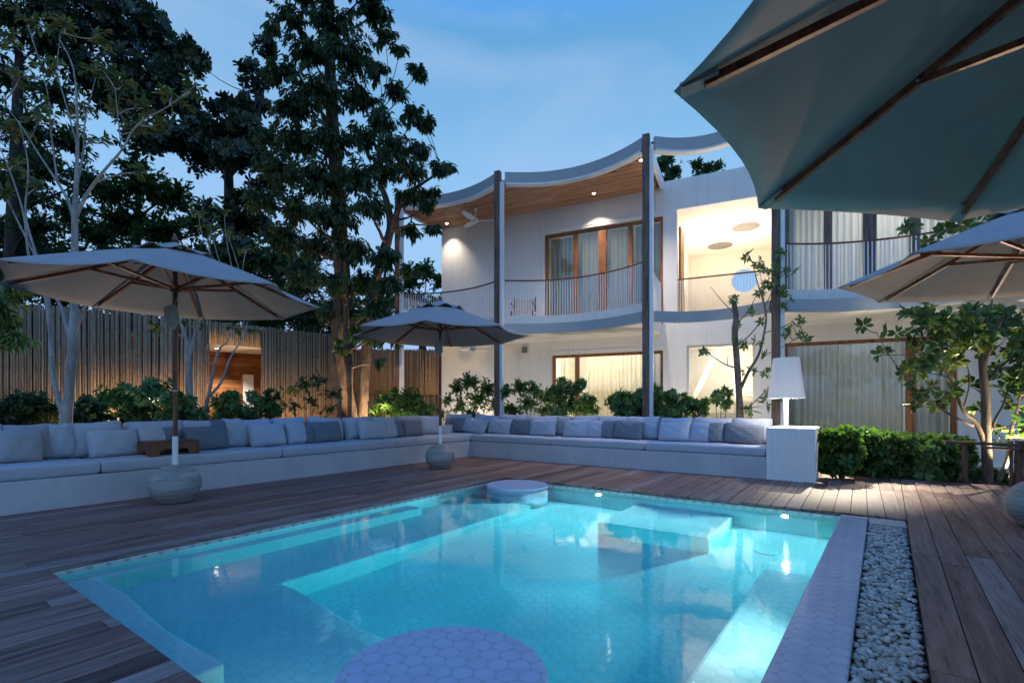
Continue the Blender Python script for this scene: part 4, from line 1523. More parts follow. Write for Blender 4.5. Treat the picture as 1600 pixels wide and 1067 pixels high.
fan(738, 545, 2.828, 12.6, 'white ceiling fan under the balcony slab behind the far umbrella', drop=0.2)

# little folding chair on the balcony
cv = at(818, 488, 12.35)
cu, cw = uw(cv)
ch = empty('balcony_chair', HP(cu, cw, 3.042), HA + 0.25)
tag(ch, 'small wooden chair with canvas back on the upper balcony', 'chair')
for sx_ in (-0.27, 0.27):
    for sy_ in (-0.22, 0.24):
        mm = MB(); mm.bar((sx_, sy_, 0), (sx_, sy_ * 1.05, 0.42 if sy_ < 0 else 0.86), 0.035, 0.035, (0, 1, 0)); mm.build('leg', 'frame_wood', ch)
mm = MB(); mm.box(-0.29, 0.29, -0.24, 0.215, 0.40, 0.43); mm.build('seat', 'canvas', ch)
mm = MB()
for k in range(9):
    x = -0.25 + 0.5 * k / 8
    mm.v += [(x, 0.252 + 0.03 * (1 - (x / 0.25) ** 2), 0.52), (x, 0.262 + 0.03 * (1 - (x / 0.25) ** 2), 0.82)]
for k in range(8):
    mm.f.append((2 * k, 2 * k + 2, 2 * k + 3, 2 * k + 1)); mm.mi.append(0)
mm.build('backrest', 'canvas', ch, solid=0.01)
for sx_ in (-0.27, 0.27):
    mm = MB(); mm.box(sx_ - 0.025, sx_ + 0.025, -0.27, 0.23, 0.60, 0.625); mm.build('armrest', 'frame_wood', ch)

# ------------------------------------------------------------------ bamboo fences
def fence_line(px, F0, F1):
    r = (px - CX) / FPX
    d = F1 - F0
    k = (r * F0.y - F0.x) / (d.x - r * d.y)
    return k
F0 = Vector((-7.35, 8.60, 0)); F1 = Vector((-4.20, 11.66, 0))
def bamboo(mm, p, q, ztop0, ztop1, gaps=(), pitch=0.036, z0=-0.05, r=0.0195):
    d = q - p; L_ = d.length; d.normalize()
    nrm = Vector((d.y, -d.x, 0))
    n = int(L_ / pitch)
    for i in range(n):
        s = (i + 0.5) * pitch
        zt = ztop0 + (ztop1 - ztop0) * s / L_ + random.uniform(-0.012, 0.012)
        b = z0
        for (ga, gb, gz) in gaps:
            if ga <= s <= gb:
                b = gz
        c = p + d * s + nrm * random.uniform(-0.004, 0.004)
        rr = r * random.uniform(0.78, 1.08)
        lean = random.gauss(0, 0.006)
        mm.tube([c + Vector((0, 0, b)), c + d * lean + Vector((0, 0, (b + zt) / 2)), c + d * lean * 2 + Vector((0, 0, zt))], [rr, rr * 0.97, rr * 0.92], 7)
dF = (F1 - F0); LF_ = dF.length
g0 = fence_line(326, F0, F1) * LF_; g1 = fence_line(409, F0, F1) * LF_
fz0, fz1 = 2.83, 2.80
GZ = 2.36
fen = empty('bamboo_fence', F0, 0)
tag(fen, 'tall bamboo pole fence with lit doorway behind the long bench', 'fence')
m = MB()
bamboo(m, Vector((0, 0, 0)), F1 - F0, fz0, fz1, gaps=((g0, g1, GZ),))
m.build('poles', 'bamboo', fen, smooth=True)
m = MB()
nF = Vector((dF.y, -dF.x, 0)).normalized()
for z in (2.45,):
    if z < GZ:
        m.bar(Vector((0, 0, z)) - nF * 0.055, dF.normalized() * (g0 - 0.05) + Vector((0, 0, z)) - nF * 0.055, 0.05, 0.06)
        m.bar(dF.normalized() * (g1 + 0.05) + Vector((0, 0, z)) - nF * 0.055, dF + Vector((0, 0, z)) - nF * 0.055, 0.05, 0.06)
    else:
        m.bar(Vector((0, 0, z)) - nF * 0.055, dF + Vector((0, 0, z)) - nF * 0.055, 0.05, 0.06)
m.build('rail', 'bark_brown', fen)
# backing that stops light showing through
m = MB()
d1 = dF.normalized()
m.bar(Vector((0, 0, 1.35)) - nF * 0.10, d1 * (g0 - 0.02) + Vector((0, 0, 1.35)) - nF * 0.10, 0.02, 2.84)
m.bar(d1 * (g1 + 0.02) + Vector((0, 0, 1.35)) - nF * 0.10, dF + Vector((0, 0, 1.35)) - nF * 0.10, 0.02, 2.84)
m.bar(d1 * (g0 - 0.018) + Vector((0, 0, 2.57)) - nF * 0.10, d1 * (g1 + 0.018) + Vector((0, 0, 2.57)) - nF * 0.10, 0.02, 0.40)
m.build('backing', 'bark_brown', fen)

left_dir = Vector((-0.62, -0.30, 0)).normalized()
fen2 = empty('bamboo_fence', F0 + Vector((-0.02, -0.02, 0)), 0)
tag(fen2, 'shaded bamboo fence panel at the far left behind the pale-barked tree', 'fence')
m = MB(); bamboo(m, -left_dir * 0.05, left_dir * 3.6, 2.80, 2.85); m.build('poles', 'bamboo', fen2, smooth=True)
m = MB(); nl = Vector((left_dir.y, -left_dir.x, 0))
m.bar(-left_dir * 0.08 + Vector((0, 0, 1.3)) + nl * 0.08, left_dir * 3.6 + Vector((0, 0, 1.3)) + nl * 0.08, 0.02, 2.9); m.build('backing', 'bark_brown', fen2)

fen3 = empty('bamboo_fence', (-6.4, 14.14, 0), 0)
tag(fen3, 'dark bamboo fence between the twin trunks and the house', 'fence')
m = MB(); bamboo(m, Vector((0, 0, 0)), Vector((4.65, 0.5, 0)), 2.78, 2.80, z0=1.44); bamboo(m, Vector((0, -0.01, 0)), Vector((4.65, 0.49, 0)), 1.42, 1.42); m.build('poles', 'bamboo', fen3, smooth=True)
m = MB(); m.bar((0, 0.1, 1.35), (4.65, 0.6, 1.35), 0.02, 2.84); m.build('backing', 'bark_brown', fen3)

# lit timber alcove behind the doorway
aN = -nF
org = F0 + d1 * g0
aw = g1 - g0
alc = empty('entrance_alcove', org, math.atan2(d1.y, d1.x))
tag(alc, 'lit timber-lined entrance alcove seen through the doorway of the bamboo fence', 'alcove')
# local x along the fence, +y away from the garden
m = MB()
z = -0.05
while z < GZ - 0.02:
    z2 = min(z + 0.105, GZ - 0.012)
    m.box(-0.06, aw + 0.9, 1.55, 1.575, z, z2 - 0.006)
    m.box(-0.062, -0.04, 0.13, 1.548, z, z2 - 0.006)
    m.box(aw + 0.86, aw + 0.885, 0.13, 1.548, z, z2 - 0.006)
    z = z2
m.build('lining', 'alcove_wood', alc)
m = MB(); m.box(-0.08, aw + 0.92, 0.115, 1.62, GZ, GZ + 0.05); ceil_ = m.build('ceiling', 'white_wall', alc)
m = MB(); m.box(-0.10, -0.065, 0.12, 1.6, -0.05, GZ); m.box(aw + 0.89, aw + 0.92, 0.12, 1.6, -0.05, GZ); m.box(-0.10, aw + 0.92, 1.578, 1.62, -0.05, GZ); m.build('outer_wall', 'bark_dark', alc)
# white door in the rear lining
ky = 1.545
def alcx(px):
    # column px on the rear lining
    best = None
    for k in range(400):
        x = -0.2 + k * 0.01
        p = org + d1 * x + aN * ky
        e_ = abs(CX + FPX * p.x / p.y - px)
        if best is None or e_ < best[0]:
            best = (e_, x)
    return best[1]
xa, xb = alcx(378.5), alcx(396)
m = MB(); m.box(xa, xb, 1.522, 1.545, -0.04, 1.86); d_ = m.build('door', 'lamp_white', alc)
m = MB(); m.box(xa - 0.05, xa - 0.002, 1.515, 1.548, -0.04, 1.90); m.box(xa - 0.05, xb + 0.03, 1.515, 1.548, 1.862, 1.90); m.build('door_frame', 'frame_wood', alc)
m = MB(); m.lathe([(0.05, -0.006), (0.05, -0.001), (0.04, -0.0005)], 16, (aw * 0.32, 0.75, GZ)); dl = m.build('downlight', 'white_paint', alc)
m = MB(); m.lathe([(0.036, -0.010), (0.036, -0.007)], 16, (aw * 0.32, 0.75, GZ)); m.build('lens', 'downlight_glow', dl)
pl = org + d1 * (aw * 0.45) + aN * 0.75 + Vector((0, 0, GZ - 0.15))
lamp('alcove_lamp', 'SPOT', pl, ALCW, WARM2, 0.05, pl - Vector((0, 0, 1)), 128, 0.4)
# ------------------------------------------------------------------ vegetation
class Leaves:
    def __init__(self):
        self.p = []; self.d = []; self.n = []; self.L = []; self.W = []

    def put(self, p, d, n, L, W):
        self.p.append(p); self.d.append(d); self.n.append(n); self.L.append(L); self.W.append(W)

    def build(self, name, mat, parent, fold=0.22, droop=0.12, shape=(0.32, 1.0, 0.72, 0.72)):
        p = np.array(self.p, float); d = np.array(self.d, float); n = np.array(self.n, float)
        L = np.array(self.L, float)[:, None]; W = np.array(self.W, float)[:, None]
        o0 = np.array(parent.location)
        p = p - o0
        d /= np.linalg.norm(d, axis=1)[:, None] + 1e-9
        s = np.cross(d, n); s /= np.linalg.norm(s, axis=1)[:, None] + 1e-9
        n = np.cross(s, d)
        a1, w1, a2, w2 = shape
        V = np.stack([p,
                      p + d * L * a1 + s * W * 0.5 * w1 + n * W * fold,
                      p + d * L * a2 + s * W * 0.5 * w2 + n * (W * fold - L * droop * 0.45),
                      p + d * L - n * L * droop,
                      p + d * L * a2 - s * W * 0.5 * w2 + n * (W * fold - L * droop * 0.45),
                      p + d * L * a1 - s * W * 0.5 * w1 + n * W * fold], axis=1).reshape(-1, 3)
        N = len(p)
        me = bpy.data.meshes.new(name)
        me.vertices.add(N * 6); me.vertices.foreach_set('co', V.ravel())
        idx = (np.arange(N)[:, None] * 6 + np.array([0, 1, 2, 3, 0, 3, 4, 5])[None, :]).ravel()
        me.loops.add(N * 8); me.loops.foreach_set('vertex_index', idx.astype(np.int32))
        me.polygons.add(N * 2)
        me.polygons.foreach_set('loop_start', (np.arange(N * 2) * 4).astype(np.int32))
        me.polygons.foreach_set('loop_total', np.full(N * 2, 4, np.int32))
        me.materials.append(MATS[mat])
        me.update(calc_edges=True); me.validate()
        o = bpy.data.objects.new(name, me); C.objects.link(o)
        o.parent = parent
        return o


def rvec():
    while True:
        v = Vector((random.uniform(-1, 1), random.uniform(-1, 1), random.uniform(-1, 1)))
        if 0.05 < v.length < 1:
            return v


def curve_pts(a, b, bend, n=6):
    a = Vector(a); b = Vector(b)
    L = (b - a).length
    off = rvec() * L * bend
    return [a.lerp(b, i / n) + off * math.sin(PI * i / n) for i in range(n + 1)]


def path_pts(ctrl, n=5):
    """Smooth path through control points."""
    P_ = [Vector(c) for c in ctrl]
    if len(P_) < 3:
        return P_
    out = []
    for i in range(len(P_) - 1):
        p0 = P_[max(i - 1, 0)]; p1 = P_[i]; p2 = P_[i + 1]; p3 = P_[min(i + 2, len(P_) - 1)]
        for k in range(n):
            t_ = k / n
            out.append(0.5 * ((2 * p1) + (p2 - p0) * t_ + (2 * p0 - 5 * p1 + 4 * p2 - p3) * t_ ** 2 + (3 * p1 - p0 - 3 * p2 + p3) * t_ ** 3))
    out.append(P_[-1])
    return out


def lerp_r(r0, r1, n, pw=1.0):
    return [r0 + (r1 - r0) * (i / (n - 1)) ** pw for i in range(n)]


def put_leaf_cluster(lv, tip, d, style, L, W):
    """Leaves at the end of a twig: 'whorl' rosette, 'droop' hanging lances, 'spray' alternate leaves."""
    d = Vector(d).normalized()
    if style == 'whorl':
        k = random.randint(6, 9)
        ref = d.orthogonal().normalized(); s = d.cross(ref)
        a0 = random.uniform(0, 6)
        for i in range(k):
            a = a0 + 2 * PI * i / k + random.uniform(-0.25, 0.25)
            out = ref * math.cos(a) + s * math.sin(a)
            dd = out * random.uniform(0.7, 1.1) + d * random.uniform(0.1, 0.8)
            q = random.uniform(0.7, 1.15)
            lv.put(tip + out * 0.01, dd, d + rvec() * 0.3, L * q, W * q)
    elif style == 'droop':
        for i in range(random.randint(6, 9)):
            out = rvec(); out.z *= 0.35
            dd = out * 0.8 + Vector((0, 0, -random.uniform(0.3, 1.1))) + d * 0.5
            q = random.uniform(0.7, 1.2)
            lv.put(tip + rvec() * L * 0.35, dd, out + Vector((0, 0, 0.8)), L * q, W * q)
    else:
        for i in range(random.randint(4, 7)):
            out = rvec()
            dd = out * 0.9 + d * 0.7
            q = random.uniform(0.65, 1.15)
            lv.put(tip - d * random.uniform(0, L * 1.6), dd, Vector((0, 0, 1)) + rvec() * 0.7, L * q, W * q)


def clump(lv, wood, c, rx, rz, ntw, style, L, W, src=None, tw=0.006, dens=2, shell=0.35):
    """Twigs from the middle of a clump outwards; leaves along the outer half of each."""
    c = Vector(c)
    for _ in range(ntw):
        v = rvec(); v.normalize()
        k = (shell + (1 - shell) * random.random()) 
        tip = c + Vector((v.x * rx, v.y * rx, v.z * rz)) * k
        start = c + Vector((v.x * rx, v.y * rx, v.z * rz)) * 0.12 * random.random()
        if src is not None and random.random() < 0.3:
            start = c.lerp(Vector(src), random.random() * 0.25)
        pts = curve_pts(start, tip, 0.14, 3)
        if wood is not None:
            wood.tube(pts, lerp_r(tw, tw * 0.4, len(pts)), 4, cap=False)
        d = pts[-1] - pts[-2]
        for j in range(dens):
            f = 1 - j * 0.34
            q = pts[0].lerp(pts[-1], f) if j else pts[-1]
            put_leaf_cluster(lv, q, d, style, L, W)


def nearest_on(paths, c):
    best = None
    for pts, rs in paths:
        for p, r in zip(pts, rs):
            if p.z > c.z - 0.1 and p is not pts[0]:
                dz = (p.z - c.z) * 2
            else:
                dz = 0
            e = (p - c).length + max(0, dz)
            if best is None or e < best[0]:
                best = (e, p, r)
    return best[1], best[2]


def tree(name, label, cat, base, stems, clumps, bark, leaf, style, L, W, group=None, limb=True, dens=2, shell=0.35, tw=0.006, flat=0.75, limb_r=0.45, fold=0.22, droop=0.12, shape=(0.32, 1.0, 0.72, 0.72), nside=10, gnarl=0.0, thin=1.0):
    """stems: lists of (point, radius); clumps: (centre, radius, twigs)."""
    root = empty(name, base)
    tag(root, label, cat, group)
    b = Vector(base)
    wood = MB(); paths = []
    for st_ in stems:
        ctrl = [Vector(p) for p, r in st_]
        rs0 = [r for p, r in st_]
        pts = path_pts(ctrl, 5)
        rs = []
        for i in range(len(rs0) - 1):
            rs += [rs0[i] + (rs0[i + 1] - rs0[i]) * k / 5 for k in range(5)]
        rs.append(rs0[-1])
        if len(ctrl) < 3:
            pts = ctrl; rs = rs0
        rs = [q * thin for q in rs]
        wood.tube([p - b for p in pts], rs, nside)
        paths.append((pts, rs))
    lv = Leaves()
    twigs = MB()
    for c, r, n in clumps:
        c = Vector(c)
        if limb:
            p, pr = nearest_on(paths, c - Vector((0, 0, r * 0.6)))
            pts = curve_pts(p, c, 0.10, 5)
            r0 = max(0.008, min(pr * limb_r, 0.05))
            wood.tube([q - b for q in pts], lerp_r(r0, 0.006, len(pts)), 6)
            src = pts[-3]
        else:
            src = None
        tmp = MB()
        clump(lv, tmp, c, r, r * flat, n, style, L, W, src, tw, dens, shell)
        off = len(wood.v)
        wood.v.extend([tuple(Vector(v) - b) for v in tmp.v])
        for f in tmp.f:
            wood.f.append(tuple(i + off for i in f)); wood.mi.append(0)
    if gnarl:
        from mathutils import noise as mn
        for k, v in enumerate(wood.v):
            if v[2] < 5.0:
                q = Vector((v[0] * 9, v[1] * 9, v[2] * 1.4))
                n1 = mn.noise_vector(q) * gnarl + mn.noise_vector(q * 2.7) * gnarl * 0.5
                wood.v[k] = (v[0] + n1.x, v[1] + n1.y, v[2])
    wood.build('trunk', bark, root, smooth=True)
    lv.build('crown', leaf, root, fold, droop, shape)
    return root


def px_clumps(lst, y, jy=0.6, k=1.0):
    """(px, py, radius in px, twigs) at about depth y -> world clumps."""
    out = []
    for px, py, r, n in lst:
        yy = y + random.uniform(-jy, jy)
        out.append((at(px, py, yy), r / FPX * yy, max(2, int(n * k))))
    return out

def A_(px, py, y, r):
    return (at(px, py, y), r)

# --- the tall twin-trunked tree by the bench corner
y = 10.8
b0 = at(537, 0, y); b0.z = -0.06
st1 = [((b0.x - 0.05, b0.y, -0.08), 0.26), A_(532, 655, y, 0.20), A_(531, 600, y, 0.18), A_(530, 540, y, 0.175), A_(535, 460, y, 0.165), A_(530, 330, y, 0.15), A_(522, 230, y, 0.14), A_(516, 120, y, 0.12), A_(515, 10, y, 0.10), A_(512, -110, y, 0.06)]
st1b = [(at(552, 705, y - 0.3), 0.10), A_(550, 640, y - 0.3, 0.085), A_(545, 560, y - 0.3, 0.075), A_(541, 500, y - 0.25, 0.07), A_(542, 430, y - 0.2, 0.06), A_(528, 250, y - 0.3, 0.05), A_(500, 170, y - 0.3, 0.035)]
st2 = [(at(566, 705, y + 0.1), 0.17), A_(566, 640, y + 0.1, 0.125), A_(570, 585, y + 0.1, 0.115), A_(576, 520, y + 0.1, 0.10), A_(592, 420, y, 0.095), A_(610, 360, y, 0.09), A_(604, 315, y, 0.07), A_(592, 270, y, 0.05), A_(596, 170, y, 0.025)]
st2b = [A_(610, 362, y, 0.08), A_(630, 310, y - 0.2, 0.05), A_(655, 290, y - 0.3, 0.035), A_(690, 268, y - 0.4, 0.015)]
big = [(520, -60, 60, 30), (470, -20, 46, 22), (575, -10, 42, 22), (520, 30, 55, 30), (455, 25, 34, 14), (585, 20, 30, 14), (480, 80, 48, 26), (545, 85, 55, 30), (600, 55, 20, 8), (425, 40, 24, 8), (440, 110, 34, 15), (590, 110, 26, 10), (500, 140, 55, 34), (455, 160, 44, 24), (560, 150, 42, 20), (625, 75, 15, 5), (620, 140, 26, 10), (655, 110, 20, 8), (600, 185, 34, 16), (645, 175, 26, 12), (665, 190, 18, 8),
       (420, 215, 30, 14), (465, 215, 50, 30), (520, 215, 50, 30), (570, 215, 36, 20), (440, 265, 45, 28), (500, 275, 55, 34), (560, 275, 45, 28), (615, 230, 36, 22), (655, 230, 24, 10), (600, 265, 36, 22), (645, 265, 34, 18), (690, 262, 18, 9), (705, 260, 12, 5), (410, 310, 34, 16), (465, 325, 48, 28), (525, 335, 52, 32), (580, 320, 36, 18), (640, 305, 30, 14), (665, 320, 20, 7), (670, 300, 16, 6), (440, 370, 44, 24), (495, 385, 44, 26), (550, 390, 40, 22), (600, 400, 32, 14), (470, 425, 36, 20), (520, 440, 32, 20), (565, 440, 34, 20), (610, 445, 30, 14), (640, 420, 24, 9), (545, 490, 26, 14), (590, 480, 24, 10), (510, 485, 22, 10), (640, 360, 22, 7), (675, 355, 14, 4)]
big = px_clumps(big, y - 0.3, 0.9, 2.1)
low = px_clumps([(560, 520, 22, 9), (535, 540, 16, 6), (580, 530, 12, 5), (592, 565, 10, 4)], y - 0.5, 0.2)
tree('tall_tree', 'tall dark tree with rough twin trunks, lit at its foot, behind the bench corner', 'tree', (b0.x, b0.y, -0.075), [st1, st1b, st2, st2b], [(c, r * 0.86, n) for c, r, n in big] + low, 'bark_rough', 'leaf_dark', 'droop', 0.14, 0.042, dens=3, tw=0.007, nside=18, gnarl=0.05)

# --- broad-leaved tree standing behind the bamboo fence
y = 13.2
bb = at(357, 0, y)
stb = [((bb.x, bb.y, -0.08), 0.20), A_(357, 450, y, 0.16), A_(358, 330, y, 0.13), A_(357, 260, y, 0.11), A_(356, 215, y, 0.06)]
stb2 = [A_(357, 270, y, 0.08), A_(320, 235, y, 0.06), A_(260, 200, y, 0.05), A_(200, 120, y, 0.04), A_(150, 40, y, 0.03)]
stb3 = [A_(357, 275, y, 0.08), A_(385, 240, y, 0.05), A_(410, 150, y, 0.03), A_(418, 100, y, 0.012)]
bl = [(345, 175, 26, 9), (370, 165, 26, 9), (395, 120, 26, 9), (415, 75, 22, 8), (400, 160, 26, 10), (330, 205, 34, 14), (370, 210, 34, 14), (300, 215, 36, 16), (265, 215, 38, 16), (310, 185, 22, 8), (240, 160, 38, 18), (270, 120, 34, 15), (300, 90, 26, 9), (280, 70, 24, 8), (255, 85, 32, 14), (215, 110, 42, 20), (190, 60, 42, 20), (235, 40, 34, 14), (215, 10, 34, 14), (160, 20, 44, 20), (120, 60, 48, 24), (180, 160, 48, 24), (225, 215, 46, 22), (315, 110, 15, 4), (285, 160, 30, 13), (390, 200, 30, 13), (405, 240, 30, 13), (365, 245, 36, 16), (320, 250, 36, 16), (140, 120, 50, 24), (90, 20, 50, 24), (420, 290, 30, 12), (380, 310, 22, 8), (345, 330, 30, 12), (400, 350, 30, 13), (375, 385, 34, 14)]
tree('broad_leaf_tree', 'dark tree with large paddle leaves in tiers behind the bamboo fence', 'tree', (bb.x, bb.y, -0.075), [stb, stb2, stb3], px_clumps(bl, y, 0.8, 2.1), 'bark_dark', 'leaf_big', 'whorl', 0.205, 0.095, dens=2, tw=0.009, flat=0.62, shape=(0.45, 0.72, 0.78, 0.95), fold=0.12)

# --- dark trees at the far left and behind the fence
y = 12.0
b2 = at(20, 0, y)
cl = [(20, 30, 60, 34), (70, 70, 52, 28), (-40, 60, 60, 30), (20, 120, 60, 32), (90, 150, 48, 26), (40, 200, 56, 32), (-30, 190, 60, 30), (110, 220, 50, 26), (60, 270, 56, 32), (0, 290, 56, 30), (130, 280, 44, 24), (-10, 360, 60, 30), (60, 350, 54, 28), (30, -40, 60, 30), (120, -20, 50, 22)]
tree('shade_tree', 'dark leafy tree filling the upper left corner behind the pale-barked tree', 'tree', (b2.x, b2.y, -0.075), [[((b2.x, b2.y, -0.08), 0.22), A_(20, 450, y, 0.18), A_(25, 250, y, 0.13), A_(30, 80, y, 0.07)]], px_clumps(cl, y, 1.0, 2.2), 'bark_dark', 'leaf_dark', 'spray', 0.14, 0.055, dens=3, tw=0.007)
y = 14.5
b3 = at(210, 0, y)
cl = [(170, 300, 50, 30), (220, 290, 50, 30), (270, 310, 48, 30), (200, 350, 56, 34), (255, 360, 56, 34), (310, 350, 46, 28), (150, 370, 56, 32), (220, 410, 60, 34), (290, 405, 56, 32), (340, 400, 46, 26), (160, 430, 60, 30), (240, 450, 60, 30), (320, 440, 54, 28), (100, 400, 56, 28), (110, 330, 50, 24), (210, 260, 36, 14), (30, 300, 54, 26), (40, 380, 60, 30), (20, 440, 60, 30), (90, 460, 60, 30), (-30, 420, 60, 24), (60, 250, 46, 20), (370, 350, 40, 20), (390, 410, 44, 22)]
tree('dense_tree', 'dense mid-height tree behind the fence, above the left umbrella', 'tree', (b3.x, b3.y, -0.075), [[((b3.x, b3.y, -0.08), 0.2), A_(210, 460, y, 0.16), A_(215, 330, y, 0.09)]], px_clumps(cl, y, 1.0, 2.4), 'bark_dark', 'leaf_mid', 'spray', 0.18, 0.08, dens=3, tw=0.007)
y = 15.5
b4 = at(430, 0, y)
cl = [(380, 440, 50, 28), (430, 420, 54, 32), (480, 430, 50, 28), (400, 480, 54, 28), (450, 480, 54, 28), (500, 490, 50, 26), (540, 470, 44, 22), (440, 370, 44, 20), (360, 470, 44, 20), (560, 510, 40, 18), (610, 510, 36, 16), (590, 470, 36, 14)]
tree('dense_tree', 'dark bushy tree behind the fence between the two left umbrellas', 'tree', (b4.x, b4.y, -0.075), [[((b4.x, b4.y, -0.08), 0.18), A_(430, 500, y, 0.13), A_(432, 420, y, 0.08)]], px_clumps(cl, y, 0.8, 2.4), 'bark_dark', 'leaf_dark', 'spray', 0.19, 0.085, dens=3, tw=0.008)
y = 24.0
b5 = at(660, 0, y)
cl = [(640, 440, 30, 30), (665, 425, 26, 30), (690, 440, 26, 26), (650, 470, 32, 30), (685, 475, 30, 26), (620, 470, 28, 20), (660, 500, 34, 24)]
tree('far_tree', 'far dark tree beyond the left end of the house', 'tree', (b5.x, b5.y, -0.075), [[((b5.x, b5.y, -0.08), 0.25), A_(660, 560, y, 0.2), A_(662, 470, y, 0.1)]], px_clumps(cl, y, 0.8, 1.6), 'bark_dark', 'leaf_mid', 'spray', 0.26, 0.11, dens=3, tw=0.01)
y = 23.0
b6 = at(1050, 0, y)
cl = [(1030, 228, 16, 12), (1045, 245, 18, 16), (1030, 262, 20, 16), (1055, 268, 18, 16), (1045, 285, 22, 16)]
tree('far_tree', 'dark treetop rising over the roof beside the third post', 'tree', (b6.x, b6.y, -0.075), [[((b6.x, b6.y, -0.08), 0.3), A_(1045, 450, y, 0.2), A_(1042, 260, y, 0.08)]], px_clumps(cl, y, 0.6, 1.6), 'bark_dark', 'leaf_mid', 'spray', 0.24, 0.10, dens=3, tw=0.01)
y = 24.0
b7 = at(1100, 0, y)
cl = [(1088, 258, 15, 14), (1105, 264, 15, 14), (1122, 260, 14, 10), (1095, 278, 18, 14), (1120, 280, 18, 14), (1140, 282, 16, 10)]
tree('far_tree', 'dark treetop over the white parapet below the big umbrella', 'tree', (b7.x, b7.y, -0.075), [[((b7.x, b7.y, -0.08), 0.3), A_(1102, 450, y, 0.2), A_(1106, 275, y, 0.08)]], px_clumps(cl, y, 0.6, 1.6), 'bark_dark', 'leaf_mid', 'spray', 0.24, 0.10, dens=3, tw=0.01)
# tree whose top shows low in the round window
y = 23.5
b8 = at(1165, 0, y)
cl = [(1150, 463, 9, 7), (1163, 466, 9, 7), (1176, 462, 9, 7), (1165, 488, 22, 18)]
tree('far_tree', 'tree seen through the round window of the open loggia', 'tree', (b8.x, b8.y, -0.075), [[((b8.x, b8.y, -0.08), 0.25), A_(1165, 560, y, 0.2), A_(1165, 470, y, 0.08)]], px_clumps(cl, y, 0.4, 1.4), 'bark_dark', 'leaf_mid', 'spray', 0.22, 0.09, dens=3, tw=0.01)

y = 12.6
hedge_lab = ['low dense tree over the left fence panel', 'low dense tree over the fence behind the first umbrella pole', 'low dense tree over the fence doorway', 'low dense tree over the right end of the long fence', 'low dense tree over the dark fence by the house']
for q, x_ in enumerate((20, 150, 290, 420, 545)):
    bq_ = at(x_, 0, y)
    cl = [(x_ + dx, yy + random.uniform(-10, 10), 40, 26) for dx in (-55, -18, 18, 55) for yy in ((500, 455, 410) if q < 4 else (520, 490))]
    tree('hedge_tree', hedge_lab[q], 'tree', (bq_.x, bq_.y + 0.4, -0.075), [[((bq_.x, bq_.y + 0.4, -0.08), 0.09), A_(x_, 520, y + 0.4, 0.07), A_(x_ + 4, 440, y + 0.4, 0.04)]], px_clumps(cl, y + 0.4, 0.5, 1.5), 'bark_dark', 'leaf_mid' if q % 2 else 'leaf_dark', 'spray', 0.15, 0.062, 'dense trees over the fence', dens=3, tw=0.006)

# --- pale-barked tree left of the first umbrella
y = 6.4
bp = at(100, 0, y)
S = [[((bp.x, bp.y, -0.08), 0.105), A_(103, 660, y, 0.085), A_(108, 610, y, 0.068), A_(113, 540, y, 0.066), A_(116, 470, y, 0.058), A_(117, 400, y, 0.05), A_(117, 340, y, 0.044), A_(119, 290, y, 0.032), A_(121, 200, y, 0.02), A_(115, 110, y, 0.012), A_(92, 60, y, 0.006)],
     [A_(103, 655, y, 0.05), A_(90, 620, y, 0.042), A_(82, 575, y, 0.038), A_(79, 520, y, 0.034), A_(73, 470, y, 0.03), A_(62, 440, y, 0.022), A_(45, 400, y, 0.018), A_(38, 340, y, 0.015), A_(20, 280, y, 0.010), A_(-5, 220, y, 0.006)],
     [A_(79, 520, y, 0.026), A_(75, 460, y - .1, 0.022), A_(57, 400, y - .2, 0.018), A_(40, 335, y - .2, 0.014), A_(44, 260, y - .2, 0.009), A_(30, 190, y - .2, 0.005)],
     [A_(108, 525, y, 0.032), A_(95, 480, y + .1, 0.026), A_(82, 455, y + .2, 0.02), A_(20, 330, y + .3, 0.012), A_(0, 290, y + .3, 0.008)],
     [A_(117, 520, y, 0.028), A_(130, 485, y - .1, 0.022), A_(140, 450, y - .2, 0.016), A_(150, 400, y - .2, 0.01)],
     [A_(117, 345, y, 0.034), A_(107, 315, y, 0.026), A_(90, 285, y, 0.02), A_(60, 240, y + .1, 0.013), A_(35, 200, y + .1, 0.008), A_(5, 160, y + .1, 0.005)],
     [A_(118, 340, y, 0.034), A_(135, 305, y, 0.026), A_(160, 270, y - .1, 0.021), A_(190, 235, y - .1, 0.016), A_(215, 195, y - .1, 0.011), A_(265, 165, y - .2, 0.007), A_(310, 130, y - .2, 0.004)],
     [A_(150, 285, y, 0.016), A_(190, 272, y, 0.012), A_(230, 270, y, 0.007)],
     [A_(118, 300, y, 0.02), A_(130, 240, y + .1, 0.014), A_(133, 190, y + .1, 0.01), A_(150, 120, y + .2, 0.005)],
     [A_(90, 285, y, 0.016), A_(80, 210, y, 0.011), A_(75, 150, y, 0.007), A_(60, 90, y, 0.004)],
     [A_(190, 235, y, 0.012), A_(185, 190, y, 0.008), A_(180, 140, y, 0.004)],
     [A_(121, 230, y, 0.014), A_(105, 170, y, 0.010), A_(90, 110, y, 0.006), A_(95, 50, y, 0.003)]]
cl = [(30, 120, 34, 4), (75, 110, 30, 4), (100, 40, 30, 5), (160, 110, 34, 5), (130, 170, 30, 4), (190, 130, 34, 5), (230, 170, 32, 6), (270, 150, 28, 5), (300, 140, 24, 4), (215, 200, 26, 4), (180, 170, 26, 3), (60, 180, 34, 4), (15, 200, 34, 5), (25, 260, 28, 4), (250, 195, 22, 3), (150, 220, 26, 2), (40, 30, 30, 4), (10, 60, 30, 4), (150, 60, 26, 3), (215, 265, 14, 2), (140, 400, 10, 1), (10, 300, 20, 3), (60, 290, 20, 2)]
